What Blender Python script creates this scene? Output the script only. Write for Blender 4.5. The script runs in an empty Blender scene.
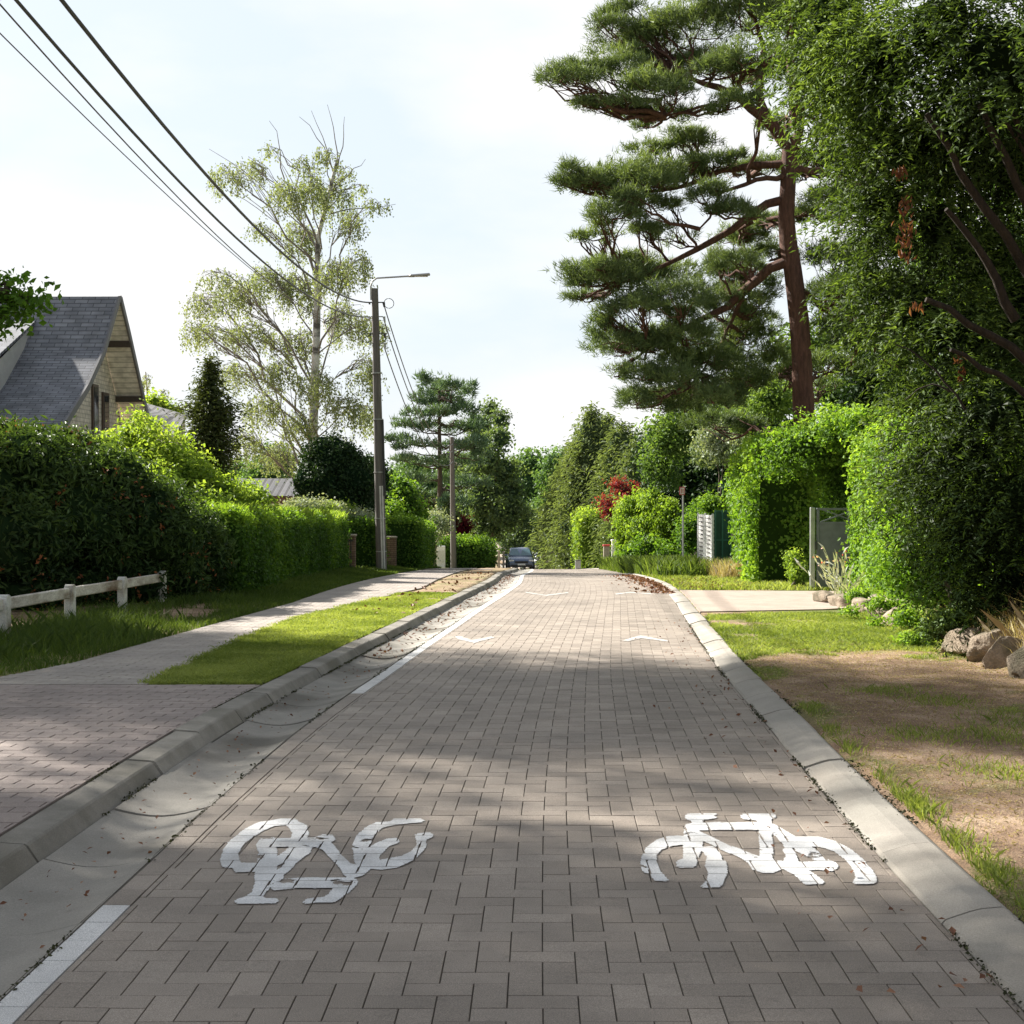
import bpy, math, random
import numpy as np
from mathutils import Vector, Matrix
R = np.random.default_rng(7)
S = bpy.context.scene
COL = S.collection
F, H, YH = 1450.0, 1.5625, 494.0
# ------------------------------------------------------------------ profiles
def _pchip(xs, ys):
    xs = np.array(xs, float); ys = np.array(ys, float)
    h = np.diff(xs); d = np.diff(ys) / h
    m = np.zeros_like(ys); m[0] = d[0]; m[-1] = d[-1]
    for i in range(1, len(xs) - 1):
        m[i] = 0 if d[i-1] * d[i] <= 0 else 2 * d[i-1] * d[i] / (d[i-1] + d[i])
    def f(x):
        x = np.asarray(x, float)
        i = np.clip(np.searchsorted(xs, x) - 1, 0, len(xs) - 2)
        t = (x - xs[i]) / h[i]
        tc = np.clip(t, 0, 1)
        v = ((1+2*tc)*(1-tc)**2)*ys[i] + tc*(1-tc)**2*h[i]*m[i] + tc*tc*(3-2*tc)*ys[i+1] + tc*tc*(tc-1)*h[i]*m[i+1]
        v = v + np.where(t < 0, (x - xs[0]) * m[0], 0) + np.where(t > 1, (x - xs[-1]) * m[-1], 0)
        return v
    return f
G = _pchip([-60, 0, 9, 14, 20, 27.6, 40, 54, 60, 70, 80, 99, 130, 170, 400, 1500],
           [0, 0, 0, -.085, -.18, -.32, -.72, -1.29, -1.56, -2.08, -2.62, -3.66, -5.3, -6.4, -7, -7])
CX = _pchip([-60, 3, 6.5, 12, 20, 28, 34, 42, 52, 60, 99, 150, 300], [-.5, -.035, .03, .28, .84, 1.41, 1.68, 1.82, 2.2, 2.35, 2.1, 1.2, -8])
def pt(x, y, Y): return np.array([(x - 512) / F * Y, Y, H - (y - YH) / F * Y])
def PX(x, Y): return (x - 512) / F * Y
_Yt = np.linspace(3.2, 55, 1500); _yt = YH + F * (H - G(_Yt)) / _Yt
def road_at(x, y, up=0.0):
    yt = YH + F * (H - G(_Yt) - up) / _Yt
    Y = np.interp(-np.asarray(y, float), -yt, _Yt)
    return (np.asarray(x, float) - 512) / F * Y, Y
def sm(a, b, x):
    t = np.clip((np.asarray(x, float) - a) / (b - a), 0, 1); return t * t * (3 - 2 * t)
_ph = R.uniform(0, 6.28, (6, 24)); _dr = R.normal(0, 1, (24, 3)); _dr /= np.linalg.norm(_dr, axis=1)[:, None]
def nz(P, s=1.0, o=0):
    """cheap smooth pseudo noise, about -1..1"""
    P = np.atleast_2d(np.asarray(P, float)) * s
    if P.shape[1] == 2: P = np.c_[P, np.zeros(len(P))]
    out = np.zeros(len(P)); A = 0
    for k in range(4):
        q = 1.9 ** k * 2.2; a = 0.62 ** k; A += a
        d = _dr[[(o + k * 5 + j) % 24 for j in range(5)]]
        w = P + .35 * np.sin(P[:, [1, 2, 0]] * q * .8 + _ph[k, :3])
        out += a * np.sin(w @ d.T * q + _ph[k, [(j + o) % 24 for j in range(5)]]).sum(1) / 2.6
    return np.clip(out / A * 1.5, -1.3, 1.3)
# ------------------------------------------------------------------ mesh builder
class MB:
    def __init__(s): s.V = []; s.Fc = []; s.Vv = []; s.n = 0
    def add(s, V, Fc, v=.5):
        V = np.asarray(V, float).reshape(-1, 3)
        s.V.append(V)
        if not isinstance(Fc, list): Fc = [Fc]
        for f in Fc:
            f = np.asarray(f, int)
            s.Fc.append(f + s.n)
            s.Vv.append(np.broadcast_to(np.asarray(v, float), (len(f),)).copy())
        s.n += len(V); return s
    def box(s, c, d, rot=None, v=.5, bev=0):
        c = np.array(c, float); d = np.array(d, float) / 2
        if bev > 0:
            bev = min(bev, d.min() * .9)
            P = []
            for sx in (-1, 1):
                for sy in (-1, 1):
                    for sz in (-1, 1):
                        g = np.array([sx, sy, sz])
                        for ax in range(3):
                            q = g * (d - bev); q[ax] = g[ax] * d[ax]; P.append(q)
            P = np.array(P)
            idx = lambda sx, sy, sz, ax: (((sx > 0) * 4 + (sy > 0) * 2 + (sz > 0)) * 3 + ax)
            Q = []; T = []
            for ax in range(3):
                b, e = [a for a in range(3) if a != ax]
                for sg in (-1, 1):
                    L = []
                    for (p, q) in ((-1, -1), (1, -1), (1, 1), (-1, 1)):
                        g = [0, 0, 0]; g[ax] = sg; g[b] = p; g[e] = q; L.append(idx(*g, ax))
                    Q.append(L)
                for p in (-1, 1):
                    for q in (-1, 1):
                        g1 = [0, 0, 0]; g1[b] = p; g1[e] = q; g1[ax] = -1
                        g2 = list(g1); g2[ax] = 1
                        Q.append([idx(*g1, b), idx(*g2, b), idx(*g2, e), idx(*g1, e)])
            for sx in (-1, 1):
                for sy in (-1, 1):
                    for sz in (-1, 1): T.append([idx(sx, sy, sz, 0), idx(sx, sy, sz, 1), idx(sx, sy, sz, 2)])
            Fc = [np.array(Q), np.array(T)]
        else:
            P = np.array([[x, y, z] for x in (-1, 1) for y in (-1, 1) for z in (-1, 1)]) * d
            Fc = [np.array([[0, 1, 3, 2], [4, 6, 7, 5], [0, 4, 5, 1], [2, 3, 7, 6], [0, 2, 6, 4], [1, 5, 7, 3]])]
        if rot is not None: P = P @ np.array(rot).T
        return s.add(P + c, Fc, v)
    def tube(s, P, r, k=8, v=.5, cap=True, wob=0):
        P = np.array(P, float); n = len(P)
        r = np.broadcast_to(np.array(r, float), (n,))
        T = np.gradient(P, axis=0); T /= np.linalg.norm(T, axis=1)[:, None] + 1e-9
        up = np.array([0, 0, 1.]) if abs(T[0, 2]) < .9 else np.array([1., 0, 0])
        A = np.cross(T, up); A /= np.linalg.norm(A, axis=1)[:, None] + 1e-9
        B = np.cross(T, A)
        a = np.linspace(0, 2 * np.pi, k, endpoint=False)
        rr = r[:, None] * (1 + wob * R.normal(0, 1, (n, k)))
        V = P[:, None] + rr[..., None] * (np.cos(a)[None, :, None] * A[:, None] + np.sin(a)[None, :, None] * B[:, None])
        i = np.arange(n - 1)[:, None] * k; j = np.arange(k)[None]; j2 = (j + 1) % k
        Q = np.stack([i + j, i + j2, i + k + j2, i + k + j], -1).reshape(-1, 4)
        s.add(V.reshape(-1, 3), Q, v)
        if cap:
            s.add(V[-1], np.arange(k)[None], v); s.add(V[0][::-1], np.arange(k)[None], v)
        return s
    def grid(s, X, Y, Z, v=.5, mask=None):
        n, m = X.shape
        V = np.stack([X, Y, Z], -1).reshape(-1, 3)
        i = np.arange(n - 1)[:, None] * m; j = np.arange(m - 1)[None]
        Q = np.stack([i + j, i + j + 1, i + m + j + 1, i + m + j], -1).reshape(-1, 4)
        if mask is not None: Q = Q[mask.reshape(-1)]
        return s.add(V, Q, v)
    def build(s, name, mat, parent=None, smooth=False, bevel=0):
        V = np.concatenate(s.V)
        p_ = parent
        while p_ is not None: V = V - np.array(p_.location); p_ = p_.parent
        me = bpy.data.meshes.new(name)
        me.vertices.add(len(V)); me.vertices.foreach_set('co', V.astype(np.float32).ravel())
        sizes = np.concatenate([np.full(len(f), f.shape[1]) for f in s.Fc])
        loops = np.concatenate([f.ravel() for f in s.Fc])
        me.loops.add(len(loops)); me.loops.foreach_set('vertex_index', loops.astype(np.int32))
        me.polygons.add(len(sizes))
        st = np.concatenate([[0], np.cumsum(sizes)[:-1]])
        me.polygons.foreach_set('loop_start', st.astype(np.int32)); me.polygons.foreach_set('loop_total', sizes.astype(np.int32))
        me.polygons.foreach_set('use_smooth', np.full(len(sizes), bool(smooth)))
        at = me.attributes.new('v', 'FLOAT', 'FACE'); at.data.foreach_set('value', np.concatenate(s.Vv).astype(np.float32))
        me.update(calc_edges=True); me.validate()
        me.materials.append(mat)
        o = bpy.data.objects.new(name, me); COL.objects.link(o)
        if parent is not None: o.parent = parent
        return o
def tag(o, label=None, cat=None, group=None, kind=None):
    if label: o['label'] = label
    if cat: o['category'] = cat
    if group: o['group'] = group
    if kind: o['kind'] = kind
    return o
def thing(name, loc, label, cat, group=None):
    o = bpy.data.objects.new(name, None); COL.objects.link(o); o.location = [float(a) for a in loc]
    o.empty_display_size = .3
    return tag(o, label, cat, group)
def struct(name, mb, mat, smooth=False): return tag(mb.build(name, mat, None, smooth), kind='structure')
def dup(root, loc, rz=0, sc=1.0, label=None):
    r = root.copy(); COL.objects.link(r); r.location = [float(a) for a in loc]; r.rotation_euler = (0, 0, rz); r.scale = (sc, sc, sc)
    if label: r['label'] = label
    for ch in list(root.children):
        c = ch.copy(); COL.objects.link(c); c.parent = r
        for g in ch.children:
            d = g.copy(); COL.objects.link(d); d.parent = c
    return r
# ------------------------------------------------------------------ materials
def newmat(name):
    m = bpy.data.materials.new(name); m.use_nodes = True
    nt = m.node_tree; nt.nodes.clear()
    out = nt.nodes.new('ShaderNodeOutputMaterial'); return m, nt, out
def N(nt, t, **kw):
    n = nt.nodes.new(t)
    for k, v in kw.items():
        if k in n.inputs: n.inputs[k].default_value = v
        else: setattr(n, k, v)
    return n
def ramp(nt, stops):
    r = nt.nodes.new('ShaderNodeValToRGB'); e = r.color_ramp.elements
    while len(e) < len(stops): e.new(.5)
    for a, (p, c) in zip(e, stops): a.position = p; a.color = (*c, 1)
    return r
def leafmat(name, dark, mid, light, trans=.35, rough=.6, spec=.18, sat=1.0, gain=1.4):
    dark = tuple(a * 1.9 for a in dark)  # dark leaf tones lifted in colour, in place of haze and glare
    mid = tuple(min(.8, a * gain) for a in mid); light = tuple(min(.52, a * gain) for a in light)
    m, nt, out = newmat(name); L = nt.links.new
    a = N(nt, 'ShaderNodeAttribute', attribute_name='v')
    geo = N(nt, 'ShaderNodeNewGeometry')
    no = N(nt, 'ShaderNodeTexNoise', Scale=.9, Detail=2.0); L(geo.outputs['Position'], no.inputs['Vector'])
    ad = N(nt, 'ShaderNodeMath', operation='MULTIPLY_ADD'); L(no.outputs['Fac'], ad.inputs[0]); ad.inputs[1].default_value = .5
    su = N(nt, 'ShaderNodeMath', operation='SUBTRACT'); L(a.outputs['Fac'], su.inputs[0]); su.inputs[1].default_value = .25
    L(su.outputs[0], ad.inputs[2])
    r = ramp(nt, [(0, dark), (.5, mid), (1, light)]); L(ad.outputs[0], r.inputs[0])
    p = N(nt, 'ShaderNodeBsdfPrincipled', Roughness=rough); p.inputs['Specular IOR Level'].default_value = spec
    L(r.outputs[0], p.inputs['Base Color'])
    sp = N(nt, 'ShaderNodeMapRange'); L(a.outputs['Fac'], sp.inputs[0]); sp.inputs[1].default_value = .0; sp.inputs[2].default_value = .12; sp.inputs[3].default_value = 0; sp.inputs[4].default_value = spec
    L(sp.outputs[0], p.inputs['Specular IOR Level'])
    t = N(nt, 'ShaderNodeBsdfTranslucent')
    mx = N(nt, 'ShaderNodeMixRGB', blend_type='MULTIPLY'); mx.inputs[0].default_value = 1; mx.inputs[2].default_value = (1.55, 1.5, .55, 1)
    L(r.outputs[0], mx.inputs[1]); L(mx.outputs[0], t.inputs['Color'])
    ms = N(nt, 'ShaderNodeMixShader'); ms.inputs[0].default_value = trans
    L(p.outputs[0], ms.inputs[1]); L(t.outputs[0], ms.inputs[2]); L(ms.outputs[0], out.inputs[0]); return m
def stone(name, c1, c2, scale=6, rough=.85, bump=.3, fine=80, c3=None, vmix=0.0, metal=0, spec=.25, stretch=None, bd=.01):
    m, nt, out = newmat(name); L = nt.links.new
    geo = N(nt, 'ShaderNodeNewGeometry'); vec = geo.outputs['Position']
    if stretch:
        mp = N(nt, 'ShaderNodeMapping'); mp.inputs['Scale'].default_value = stretch; L(vec, mp.inputs[0]); vec = mp.outputs[0]
    n1 = N(nt, 'ShaderNodeTexNoise', Scale=scale, Detail=6.0, Roughness=.6); L(vec, n1.inputs['Vector'])
    n2 = N(nt, 'ShaderNodeTexNoise', Scale=fine, Detail=3.0, Roughness=.7); L(vec, n2.inputs['Vector'])
    r1 = ramp(nt, [(.32, c1), (.68, c2)]); L(n1.outputs['Fac'], r1.inputs[0])
    col = r1.outputs[0]
    if c3 is not None:
        n3 = N(nt, 'ShaderNodeTexNoise', Scale=scale * .35, Detail=5.0); L(vec, n3.inputs['Vector'])
        rr = ramp(nt, [(.5, (0, 0, 0)), (.65, (1, 1, 1))]); L(n3.outputs['Fac'], rr.inputs[0])
        mx = N(nt, 'ShaderNodeMixRGB'); L(rr.outputs[0], mx.inputs[0]); L(col, mx.inputs[1]); mx.inputs[2].default_value = (*c3, 1); col = mx.outputs[0]
    r2 = ramp(nt, [(.3, (.62, .62, .62)), (.7, (1.25, 1.25, 1.25))]); L(n2.outputs['Fac'], r2.inputs[0])
    mu = N(nt, 'ShaderNodeMixRGB', blend_type='MULTIPLY'); mu.inputs[0].default_value = .7; L(col, mu.inputs[1]); L(r2.outputs[0], mu.inputs[2]); col = mu.outputs[0]
    if vmix:
        a = N(nt, 'ShaderNodeAttribute', attribute_name='v')
        r3 = ramp(nt, [(0, (1 - vmix,) * 3), (1, (1 + vmix,) * 3)]); L(a.outputs['Fac'], r3.inputs[0])
        m2 = N(nt, 'ShaderNodeMixRGB', blend_type='MULTIPLY'); m2.inputs[0].default_value = 1; L(col, m2.inputs[1]); L(r3.outputs[0], m2.inputs[2]); col = m2.outputs[0]
    p = N(nt, 'ShaderNodeBsdfPrincipled', Roughness=rough, Metallic=metal); p.inputs['Specular IOR Level'].default_value = spec
    L(col, p.inputs['Base Color'])
    b = N(nt, 'ShaderNodeBump', Strength=bump, Distance=bd); L(n2.outputs['Fac'], b.inputs['Height']); L(b.outputs[0], p.inputs['Normal'])
    L(p.outputs[0], out.inputs[0]); return m
def plain(name, c, rough=.5, metal=0, spec=.5, em=None):
    m, nt, out = newmat(name); L = nt.links.new
    geo = N(nt, 'ShaderNodeNewGeometry'); n1 = N(nt, 'ShaderNodeTexNoise', Scale=9.0, Detail=5.0); L(geo.outputs['Position'], n1.inputs['Vector'])
    r = ramp(nt, [(.3, tuple(a * .82 for a in c)), (.7, tuple(min(1, a * 1.1) for a in c))]); L(n1.outputs['Fac'], r.inputs[0])
    p = N(nt, 'ShaderNodeBsdfPrincipled', Roughness=rough, Metallic=metal); p.inputs['Specular IOR Level'].default_value = spec
    L(r.outputs[0], p.inputs['Base Color']); L(p.outputs[0], out.inputs[0]); return m
def rows_mat(name, stops, axis, period, dark=.5, wid=.12, rough=.8, scale=5, brick=None, c2=None):
    """material with courses (slates, planks, bricks)"""
    m, nt, out = newmat(name); L = nt.links.new
    geo = N(nt, 'ShaderNodeNewGeometry')
    mp = N(nt, 'ShaderNodeMapping'); L(geo.outputs['Position'], mp.inputs[0])
    mp.inputs['Rotation'].default_value = (0, 0, 0) if axis == 'yz' else axis
    br = N(nt, 'ShaderNodeTexBrick')
    if axis == 'yz':
        se = N(nt, 'ShaderNodeSeparateXYZ'); co = N(nt, 'ShaderNodeCombineXYZ'); L(geo.outputs['Position'], se.inputs[0]); L(se.outputs['Y'], co.inputs['X']); L(se.outputs['Z'], co.inputs['Y']); L(co.outputs[0], br.inputs['Vector'])
    else: L(mp.outputs[0], br.inputs['Vector'])
    br.inputs['Scale'].default_value = 1; br.inputs['Brick Width'].default_value = brick or 50; br.inputs['Row Height'].default_value = period
    br.inputs['Mortar Size'].default_value = period * wid; br.inputs['Mortar Smooth'].default_value = .2; br.inputs['Bias'].default_value = 0
    br.inputs['Color1'].default_value = (*stops[0], 1); br.inputs['Color2'].default_value = (*stops[1], 1); br.inputs['Mortar'].default_value = (*(c2 or tuple(a * dark for a in stops[0])), 1)
    n1 = N(nt, 'ShaderNodeTexNoise', Scale=float(scale), Detail=6.0); L(geo.outputs['Position'], n1.inputs['Vector'])
    r2 = ramp(nt, [(.3, (.65,) * 3), (.7, (1.3,) * 3)]); L(n1.outputs['Fac'], r2.inputs[0])
    mu = N(nt, 'ShaderNodeMixRGB', blend_type='MULTIPLY'); mu.inputs[0].default_value = .8; L(br.outputs['Color'], mu.inputs[1]); L(r2.outputs[0], mu.inputs[2])
    p = N(nt, 'ShaderNodeBsdfPrincipled', Roughness=rough); L(mu.outputs[0], p.inputs['Base Color'])
    b = N(nt, 'ShaderNodeBump', Strength=.5, Distance=.02); b.invert = True; L(br.outputs['Fac'], b.inputs['Height']); L(b.outputs[0], p.inputs['Normal'])
    L(p.outputs[0], out.inputs[0]); return m
# paver material: v<.8 grey-pink paver tint, v>.9 white painted
def paver_mat(name, c0, c1, c2, lane=0.0):
    m, nt, out = newmat(name); L = nt.links.new
    a = N(nt, 'ShaderNodeAttribute', attribute_name='v'); geo = N(nt, 'ShaderNodeNewGeometry')
    r = ramp(nt, [(0, c0), (.45, c1), (.9, c2), (.95, (.66, .66, .65))]); r.color_ramp.interpolation = 'LINEAR'
    L(a.outputs['Fac'], r.inputs[0])
    n1 = N(nt, 'ShaderNodeTexNoise', Scale=1.3, Detail=7.0, Roughness=.65); L(geo.outputs['Position'], n1.inputs['Vector'])
    r1 = ramp(nt, [(.3, (.72, .71, .70)), (.7, (1.15, 1.13, 1.11))]); L(n1.outputs['Fac'], r1.inputs[0])
    n2 = N(nt, 'ShaderNodeTexNoise', Scale=260.0, Detail=2.0, Roughness=.8); L(geo.outputs['Position'], n2.inputs['Vector'])
    r2 = ramp(nt, [(.3, (.5,) * 3), (.52, (1,) * 3), (.70, (1.7,) * 3)]); L(n2.outputs['Fac'], r2.inputs[0])
    m1 = N(nt, 'ShaderNodeMixRGB', blend_type='MULTIPLY'); m1.inputs[0].default_value = 1; L(r.outputs[0], m1.inputs[1]); L(r1.outputs[0], m1.inputs[2])
    m2 = N(nt, 'ShaderNodeMixRGB', blend_type='MULTIPLY'); m2.inputs[0].default_value = .8; L(m1.outputs[0], m2.inputs[1]); L(r2.outputs[0], m2.inputs[2])
    # dark dirt blotches
    n3 = N(nt, 'ShaderNodeTexNoise', Scale=14.0, Detail=6.0, Roughness=.7); L(geo.outputs['Position'], n3.inputs['Vector'])
    r3 = ramp(nt, [(.28, (.55,) * 3), (.42, (1,) * 3)]); L(n3.outputs['Fac'], r3.inputs[0])
    m3 = N(nt, 'ShaderNodeMixRGB', blend_type='MULTIPLY'); m3.inputs[0].default_value = .55; L(m2.outputs[0], m3.inputs[1]); L(r3.outputs[0], m3.inputs[2])
    p = N(nt, 'ShaderNodeBsdfPrincipled', Roughness=.68); p.inputs['Specular IOR Level'].default_value = .42
    L(m3.outputs[0], p.inputs['Base Color'])
    b = N(nt, 'ShaderNodeBump', Strength=.45, Distance=.004); L(n2.outputs['Fac'], b.inputs['Height']); L(b.outputs[0], p.inputs['Normal'])
    L(p.outputs[0], out.inputs[0]); return m
def ground_mat():
    m, nt, out = newmat('verge_ground'); L = nt.links.new
    a = N(nt, 'ShaderNodeAttribute', attribute_name='v'); geo = N(nt, 'ShaderNodeNewGeometry')
    n1 = N(nt, 'ShaderNodeTexNoise', Scale=2.2, Detail=8.0, Roughness=.7); L(geo.outputs['Position'], n1.inputs['Vector'])
    dirt = ramp(nt, [(.25, (.13, .085, .055)), (.5, (.29, .20, .135)), (.72, (.48, .365, .26))]); L(n1.outputs['Fac'], dirt.inputs[0])
    n2 = N(nt, 'ShaderNodeTexNoise', Scale=7.0, Detail=6.0, Roughness=.7); L(geo.outputs['Position'], n2.inputs['Vector'])
    gr = ramp(nt, [(.3, (.06, .085, .02)), (.7, (.20, .23, .06))]); L(n2.outputs['Fac'], gr.inputs[0])
    n3 = N(nt, 'ShaderNodeTexNoise', Scale=110.0, Detail=4.0, Roughness=.8); L(geo.outputs['Position'], n3.inputs['Vector'])
    ad = N(nt, 'ShaderNodeMath', operation='ADD'); L(a.outputs['Fac'], ad.inputs[0]); 
    s2 = N(nt, 'ShaderNodeMath', operation='MULTIPLY_ADD'); L(n2.outputs['Fac'], s2.inputs[0]); s2.inputs[1].default_value = 1.4; s2.inputs[2].default_value = -.7
    L(s2.outputs[0], ad.inputs[1])
    rm = ramp(nt, [(.25, (0, 0, 0)), (.9, (.9, .9, .9))]); L(ad.outputs[0], rm.inputs[0])
    mx = N(nt, 'ShaderNodeMixRGB'); L(rm.outputs[0], mx.inputs[0]); L(dirt.outputs[0], mx.inputs[1]); L(gr.outputs[0], mx.inputs[2])
    r3 = ramp(nt, [(.32, (.3,) * 3), (.5, (1,) * 3), (.66, (2.1, 2.0, 1.85))]); L(n3.outputs['Fac'], r3.inputs[0])
    mu = N(nt, 'ShaderNodeMixRGB', blend_type='MULTIPLY'); mu.inputs[0].default_value = .85; L(mx.outputs[0], mu.inputs[1]); L(r3.outputs[0], mu.inputs[2])
    p = N(nt, 'ShaderNodeBsdfPrincipled', Roughness=.95); p.inputs['Specular IOR Level'].default_value = .15; L(mu.outputs[0], p.inputs['Base Color'])
    b = N(nt, 'ShaderNodeBump', Strength=.8, Distance=.012); L(n3.outputs['Fac'], b.inputs['Height']); L(b.outputs[0], p.inputs['Normal'])
    L(p.outputs[0], out.inputs[0]); return m
M = dict(
  road=paver_mat('road_pavers', (.245, .208, .172), (.295, .252, .211), (.345, .297, .25)),
  drive=paver_mat('pink_pavers', (.265, .215, .195), (.305, .25, .225), (.345, .285, .26)),
  path=paver_mat('path_pavers', (.31, .275, .24), (.345, .305, .27), (.38, .34, .30)),
  joint=stone('joint_sand', (.07, .062, .05), (.14, .12, .095), 5, fine=120),
  conc=stone('gutter_concrete', (.26, .245, .215), (.36, .335, .295), 2.5, fine=170, bump=.4, c3=(.15, .138, .115), bd=.004),
  kerb=stone('kerb_concrete', (.20, .188, .16), (.34, .315, .275), 3.2, fine=190, bump=.6, c3=(.19, .175, .14), vmix=.16, bd=.005),
  kerbr=stone('kerb_concrete_pale', (.32, .30, .26), (.42, .385, .335), 2.0, fine=190, bump=.6, c3=(.29, .26, .22), vmix=.1, bd=.005),
  drive2=stone('sandy_drive', (.33, .265, .22), (.42, .345, .29), 3, fine=120, bump=.3),
  paint=stone('road_paint', (.68, .68, .67), (.78, .78, .77), 9, fine=150, bump=.2, c3=(.56, .555, .54), rough=.7),
  dim_worn=stone('washed_out_paint', (.42, .40, .375), (.56, .54, .51), 30, fine=150, bump=.2, c3=(.36, .33, .30), rough=.7),  # arrow head paint dimmed to imitate wash-out on overexposed paving
  ground=ground_mat(),
  white=stone('flaking_white_paint', (.62, .60, .54), (.78, .77, .72), 8, fine=60, c3=(.30, .25, .19), rough=.7),
  rail=stone('weathered_rail', (.50, .45, .38), (.72, .69, .62), 9, fine=60, c3=(.20, .14, .09), rough=.8, stretch=(1, .3, 1)),
  pole=stone('grey_pole', (.11, .10, .095), (.19, .18, .165), 4, fine=60, bump=.3, stretch=(6, 6, .3)),
  pale=plain('pale_pipe', (.62, .62, .60), .5), steel=plain('galvanised', (.42, .43, .43), .4, .7),
  dark=plain('dark_plastic', (.03, .03, .032), .5), cable=plain('cable', (.05, .055, .06), .6),
  brickp=rows_mat('brown_brick', ((.16, .10, .07), (.22, .15, .10)), (math.pi/2, 0, 0), .07, brick=.22, dark=.6, wid=.15),
  slate=rows_mat('slate_roof', ((.16, .17, .195), (.24, .25, .28)), (0, 0, 0), .105, brick=.34, wid=.10, dark=.45, scale=2),
  roof2=rows_mat('dark_tiles', ((.06, .062, .07), (.09, .09, .10)), (0, 0, math.pi/2), .3, wid=.2, dark=.25, scale=3),
  wallb=rows_mat('pale_brick', ((.62, .57, .50), (.72, .66, .585)), 'yz', .11, brick=.22, wid=.15, dark=.75),
  wallp=stone('pale_render', (.42, .42, .41), (.5, .5, .49), 3),
  soffit=rows_mat('soffit_boards', ((.80, .78, .73), (.84, .82, .77)), (0, 0, 0), .12, wid=.1, dark=.6),
  trim=plain('barge_board', (.16, .16, .17), .6), beam=plain('purlin_wood', (.07, .055, .045), .7),
  frame=plain('window_frame', (.09, .06, .045), .5),
  glass=plain('dark_glass', (.03, .035, .045), .08, 0, .8), gate=plain('gate_steel', (.15, .165, .185), .5, 0, .4),
  bark_r=stone('pine_bark', (.07, .038, .028), (.17, .085, .06), 5, fine=25, bump=1, stretch=(3, 3, .6), bd=.03),
  darkbark=stone('dark_bark', (.022, .016, .012), (.05, .036, .026), 6, fine=30, bump=1, stretch=(3, 3, .6), bd=.02),
  bark=stone('brown_bark', (.07, .055, .04), (.13, .105, .08), 6, fine=30, bump=1, stretch=(3, 3, .6), bd=.02),
  bark_b=stone('birch_bark', (.50, .49, .45), (.68, .67, .63), 3, fine=14, c3=(.12, .11, .10), bump=.4, stretch=(1, 1, 3)),
  twig=stone('grey_twig', (.16, .14, .12), (.30, .28, .25), 6, fine=40, bump=.4),
  rock=stone('sand_rock', (.20, .155, .11), (.38, .31, .235), 7, fine=50, bump=.8, c3=(.13, .115, .075), bd=.03),
  red=plain('red_sign', (.55, .05, .05), .5), wood=stone('grey_wood', (.28, .24, .19), (.4, .36, .3), 6),
  whitep=plain('white_paint', (.80, .80, .78), .5),
)
LM = dict(
  yew=leafmat('yew_leaf', (.007, .012, .005), (.045, .075, .020), (.13, .19, .05), .33, .6, .15),
  beech=leafmat('beech_leaf', (.018, .035, .008), (.075, .15, .02), (.20, .30, .05), .4, .6, .18),
  rhodo=leafmat('rhododendron_leaf', (.011, .022, .009), (.045, .08, .022), (.09, .14, .045), .22, .55, .2),
  rust=leafmat('faded_flower', (.10, .04, .02), (.22, .08, .035), (.3, .13, .06), .2),
  lime=leafmat('lime_leaf', (.045, .08, .014), (.15, .225, .04), (.29, .37, .085), .4),
  hedge=leafmat('hedge_leaf', (.015, .035, .008), (.05, .11, .018), (.16, .26, .035), .35),
  oak=leafmat('oak_leaf', (.02, .045, .01), (.06, .13, .02), (.12, .24, .04), .4),
  birch=leafmat('birch_leaf', (.06, .08, .045), (.15, .185, .105), (.27, .31, .19), .32),
  pine=leafmat('pine_needle', (.022, .038, .018), (.08, .115, .05), (.16, .21, .09), .25),
  bluepine=leafmat('blue_pine_needle', (.03, .055, .035), (.07, .12, .07), (.13, .19, .11), .15),
  spruce=leafmat('spruce_needle', (.012, .020, .010), (.042, .06, .022), (.10, .12, .045), .2),
  conifer=leafmat('cypress_leaf', (.032, .048, .024), (.095, .13, .06), (.18, .225, .10), .28),
  darkbush=leafmat('dark_leaf', (.006, .014, .007), (.018, .04, .014), (.05, .09, .03), .15),
  decid=leafmat('deciduous_leaf', (.02, .042, .015), (.07, .12, .036), (.15, .22, .065), .38),
  fardecid=leafmat('haze_tinted_leaf', (.03, .05, .03), (.075, .115, .055), (.14, .19, .09), .35),  # distance haze mixed into the leaf colour
  far=leafmat('far_leaf', (.03, .06, .025), (.07, .13, .045), (.13, .21, .07), .3),  # lightened leaf colour imitates haze on the far wood
  red=leafmat('maple_leaf', (.04, .006, .010), (.12, .018, .03), (.20, .035, .045), .4),
  gold=leafmat('golden_leaf', (.06, .10, .012), (.135, .215, .035), (.24, .32, .07), .42),
  moss=leafmat('moss_leaf', (.012, .014, .006), (.03, .032, .014), (.06, .065, .025), .1),
  silver=leafmat('silver_leaf', (.08, .11, .06), (.28, .32, .24), (.55, .58, .50), .2),
  grass=leafmat('grass_blade', (.05, .08, .012), (.15, .19, .055), (.29, .33, .12), .4),
  lush=leafmat('lush_grass', (.03, .05, .012), (.085, .135, .035), (.17, .23, .06), .4, gain=1.0),
  dry=leafmat('dry_grass', (.13, .10, .06), (.28, .225, .14), (.40, .34, .23), .3),
  litter=leafmat('fallen_leaf', (.07, .03, .018), (.14, .065, .04), (.24, .13, .08), .1),
  orange=leafmat('dead_twig', (.10, .03, .015), (.13, .055, .035), (.22, .10, .06), .2),
  pink=leafmat('pink_flower', (.5, .08, .10), (.6, .15, .15), (.7, .3, .25), .3),
)
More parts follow.
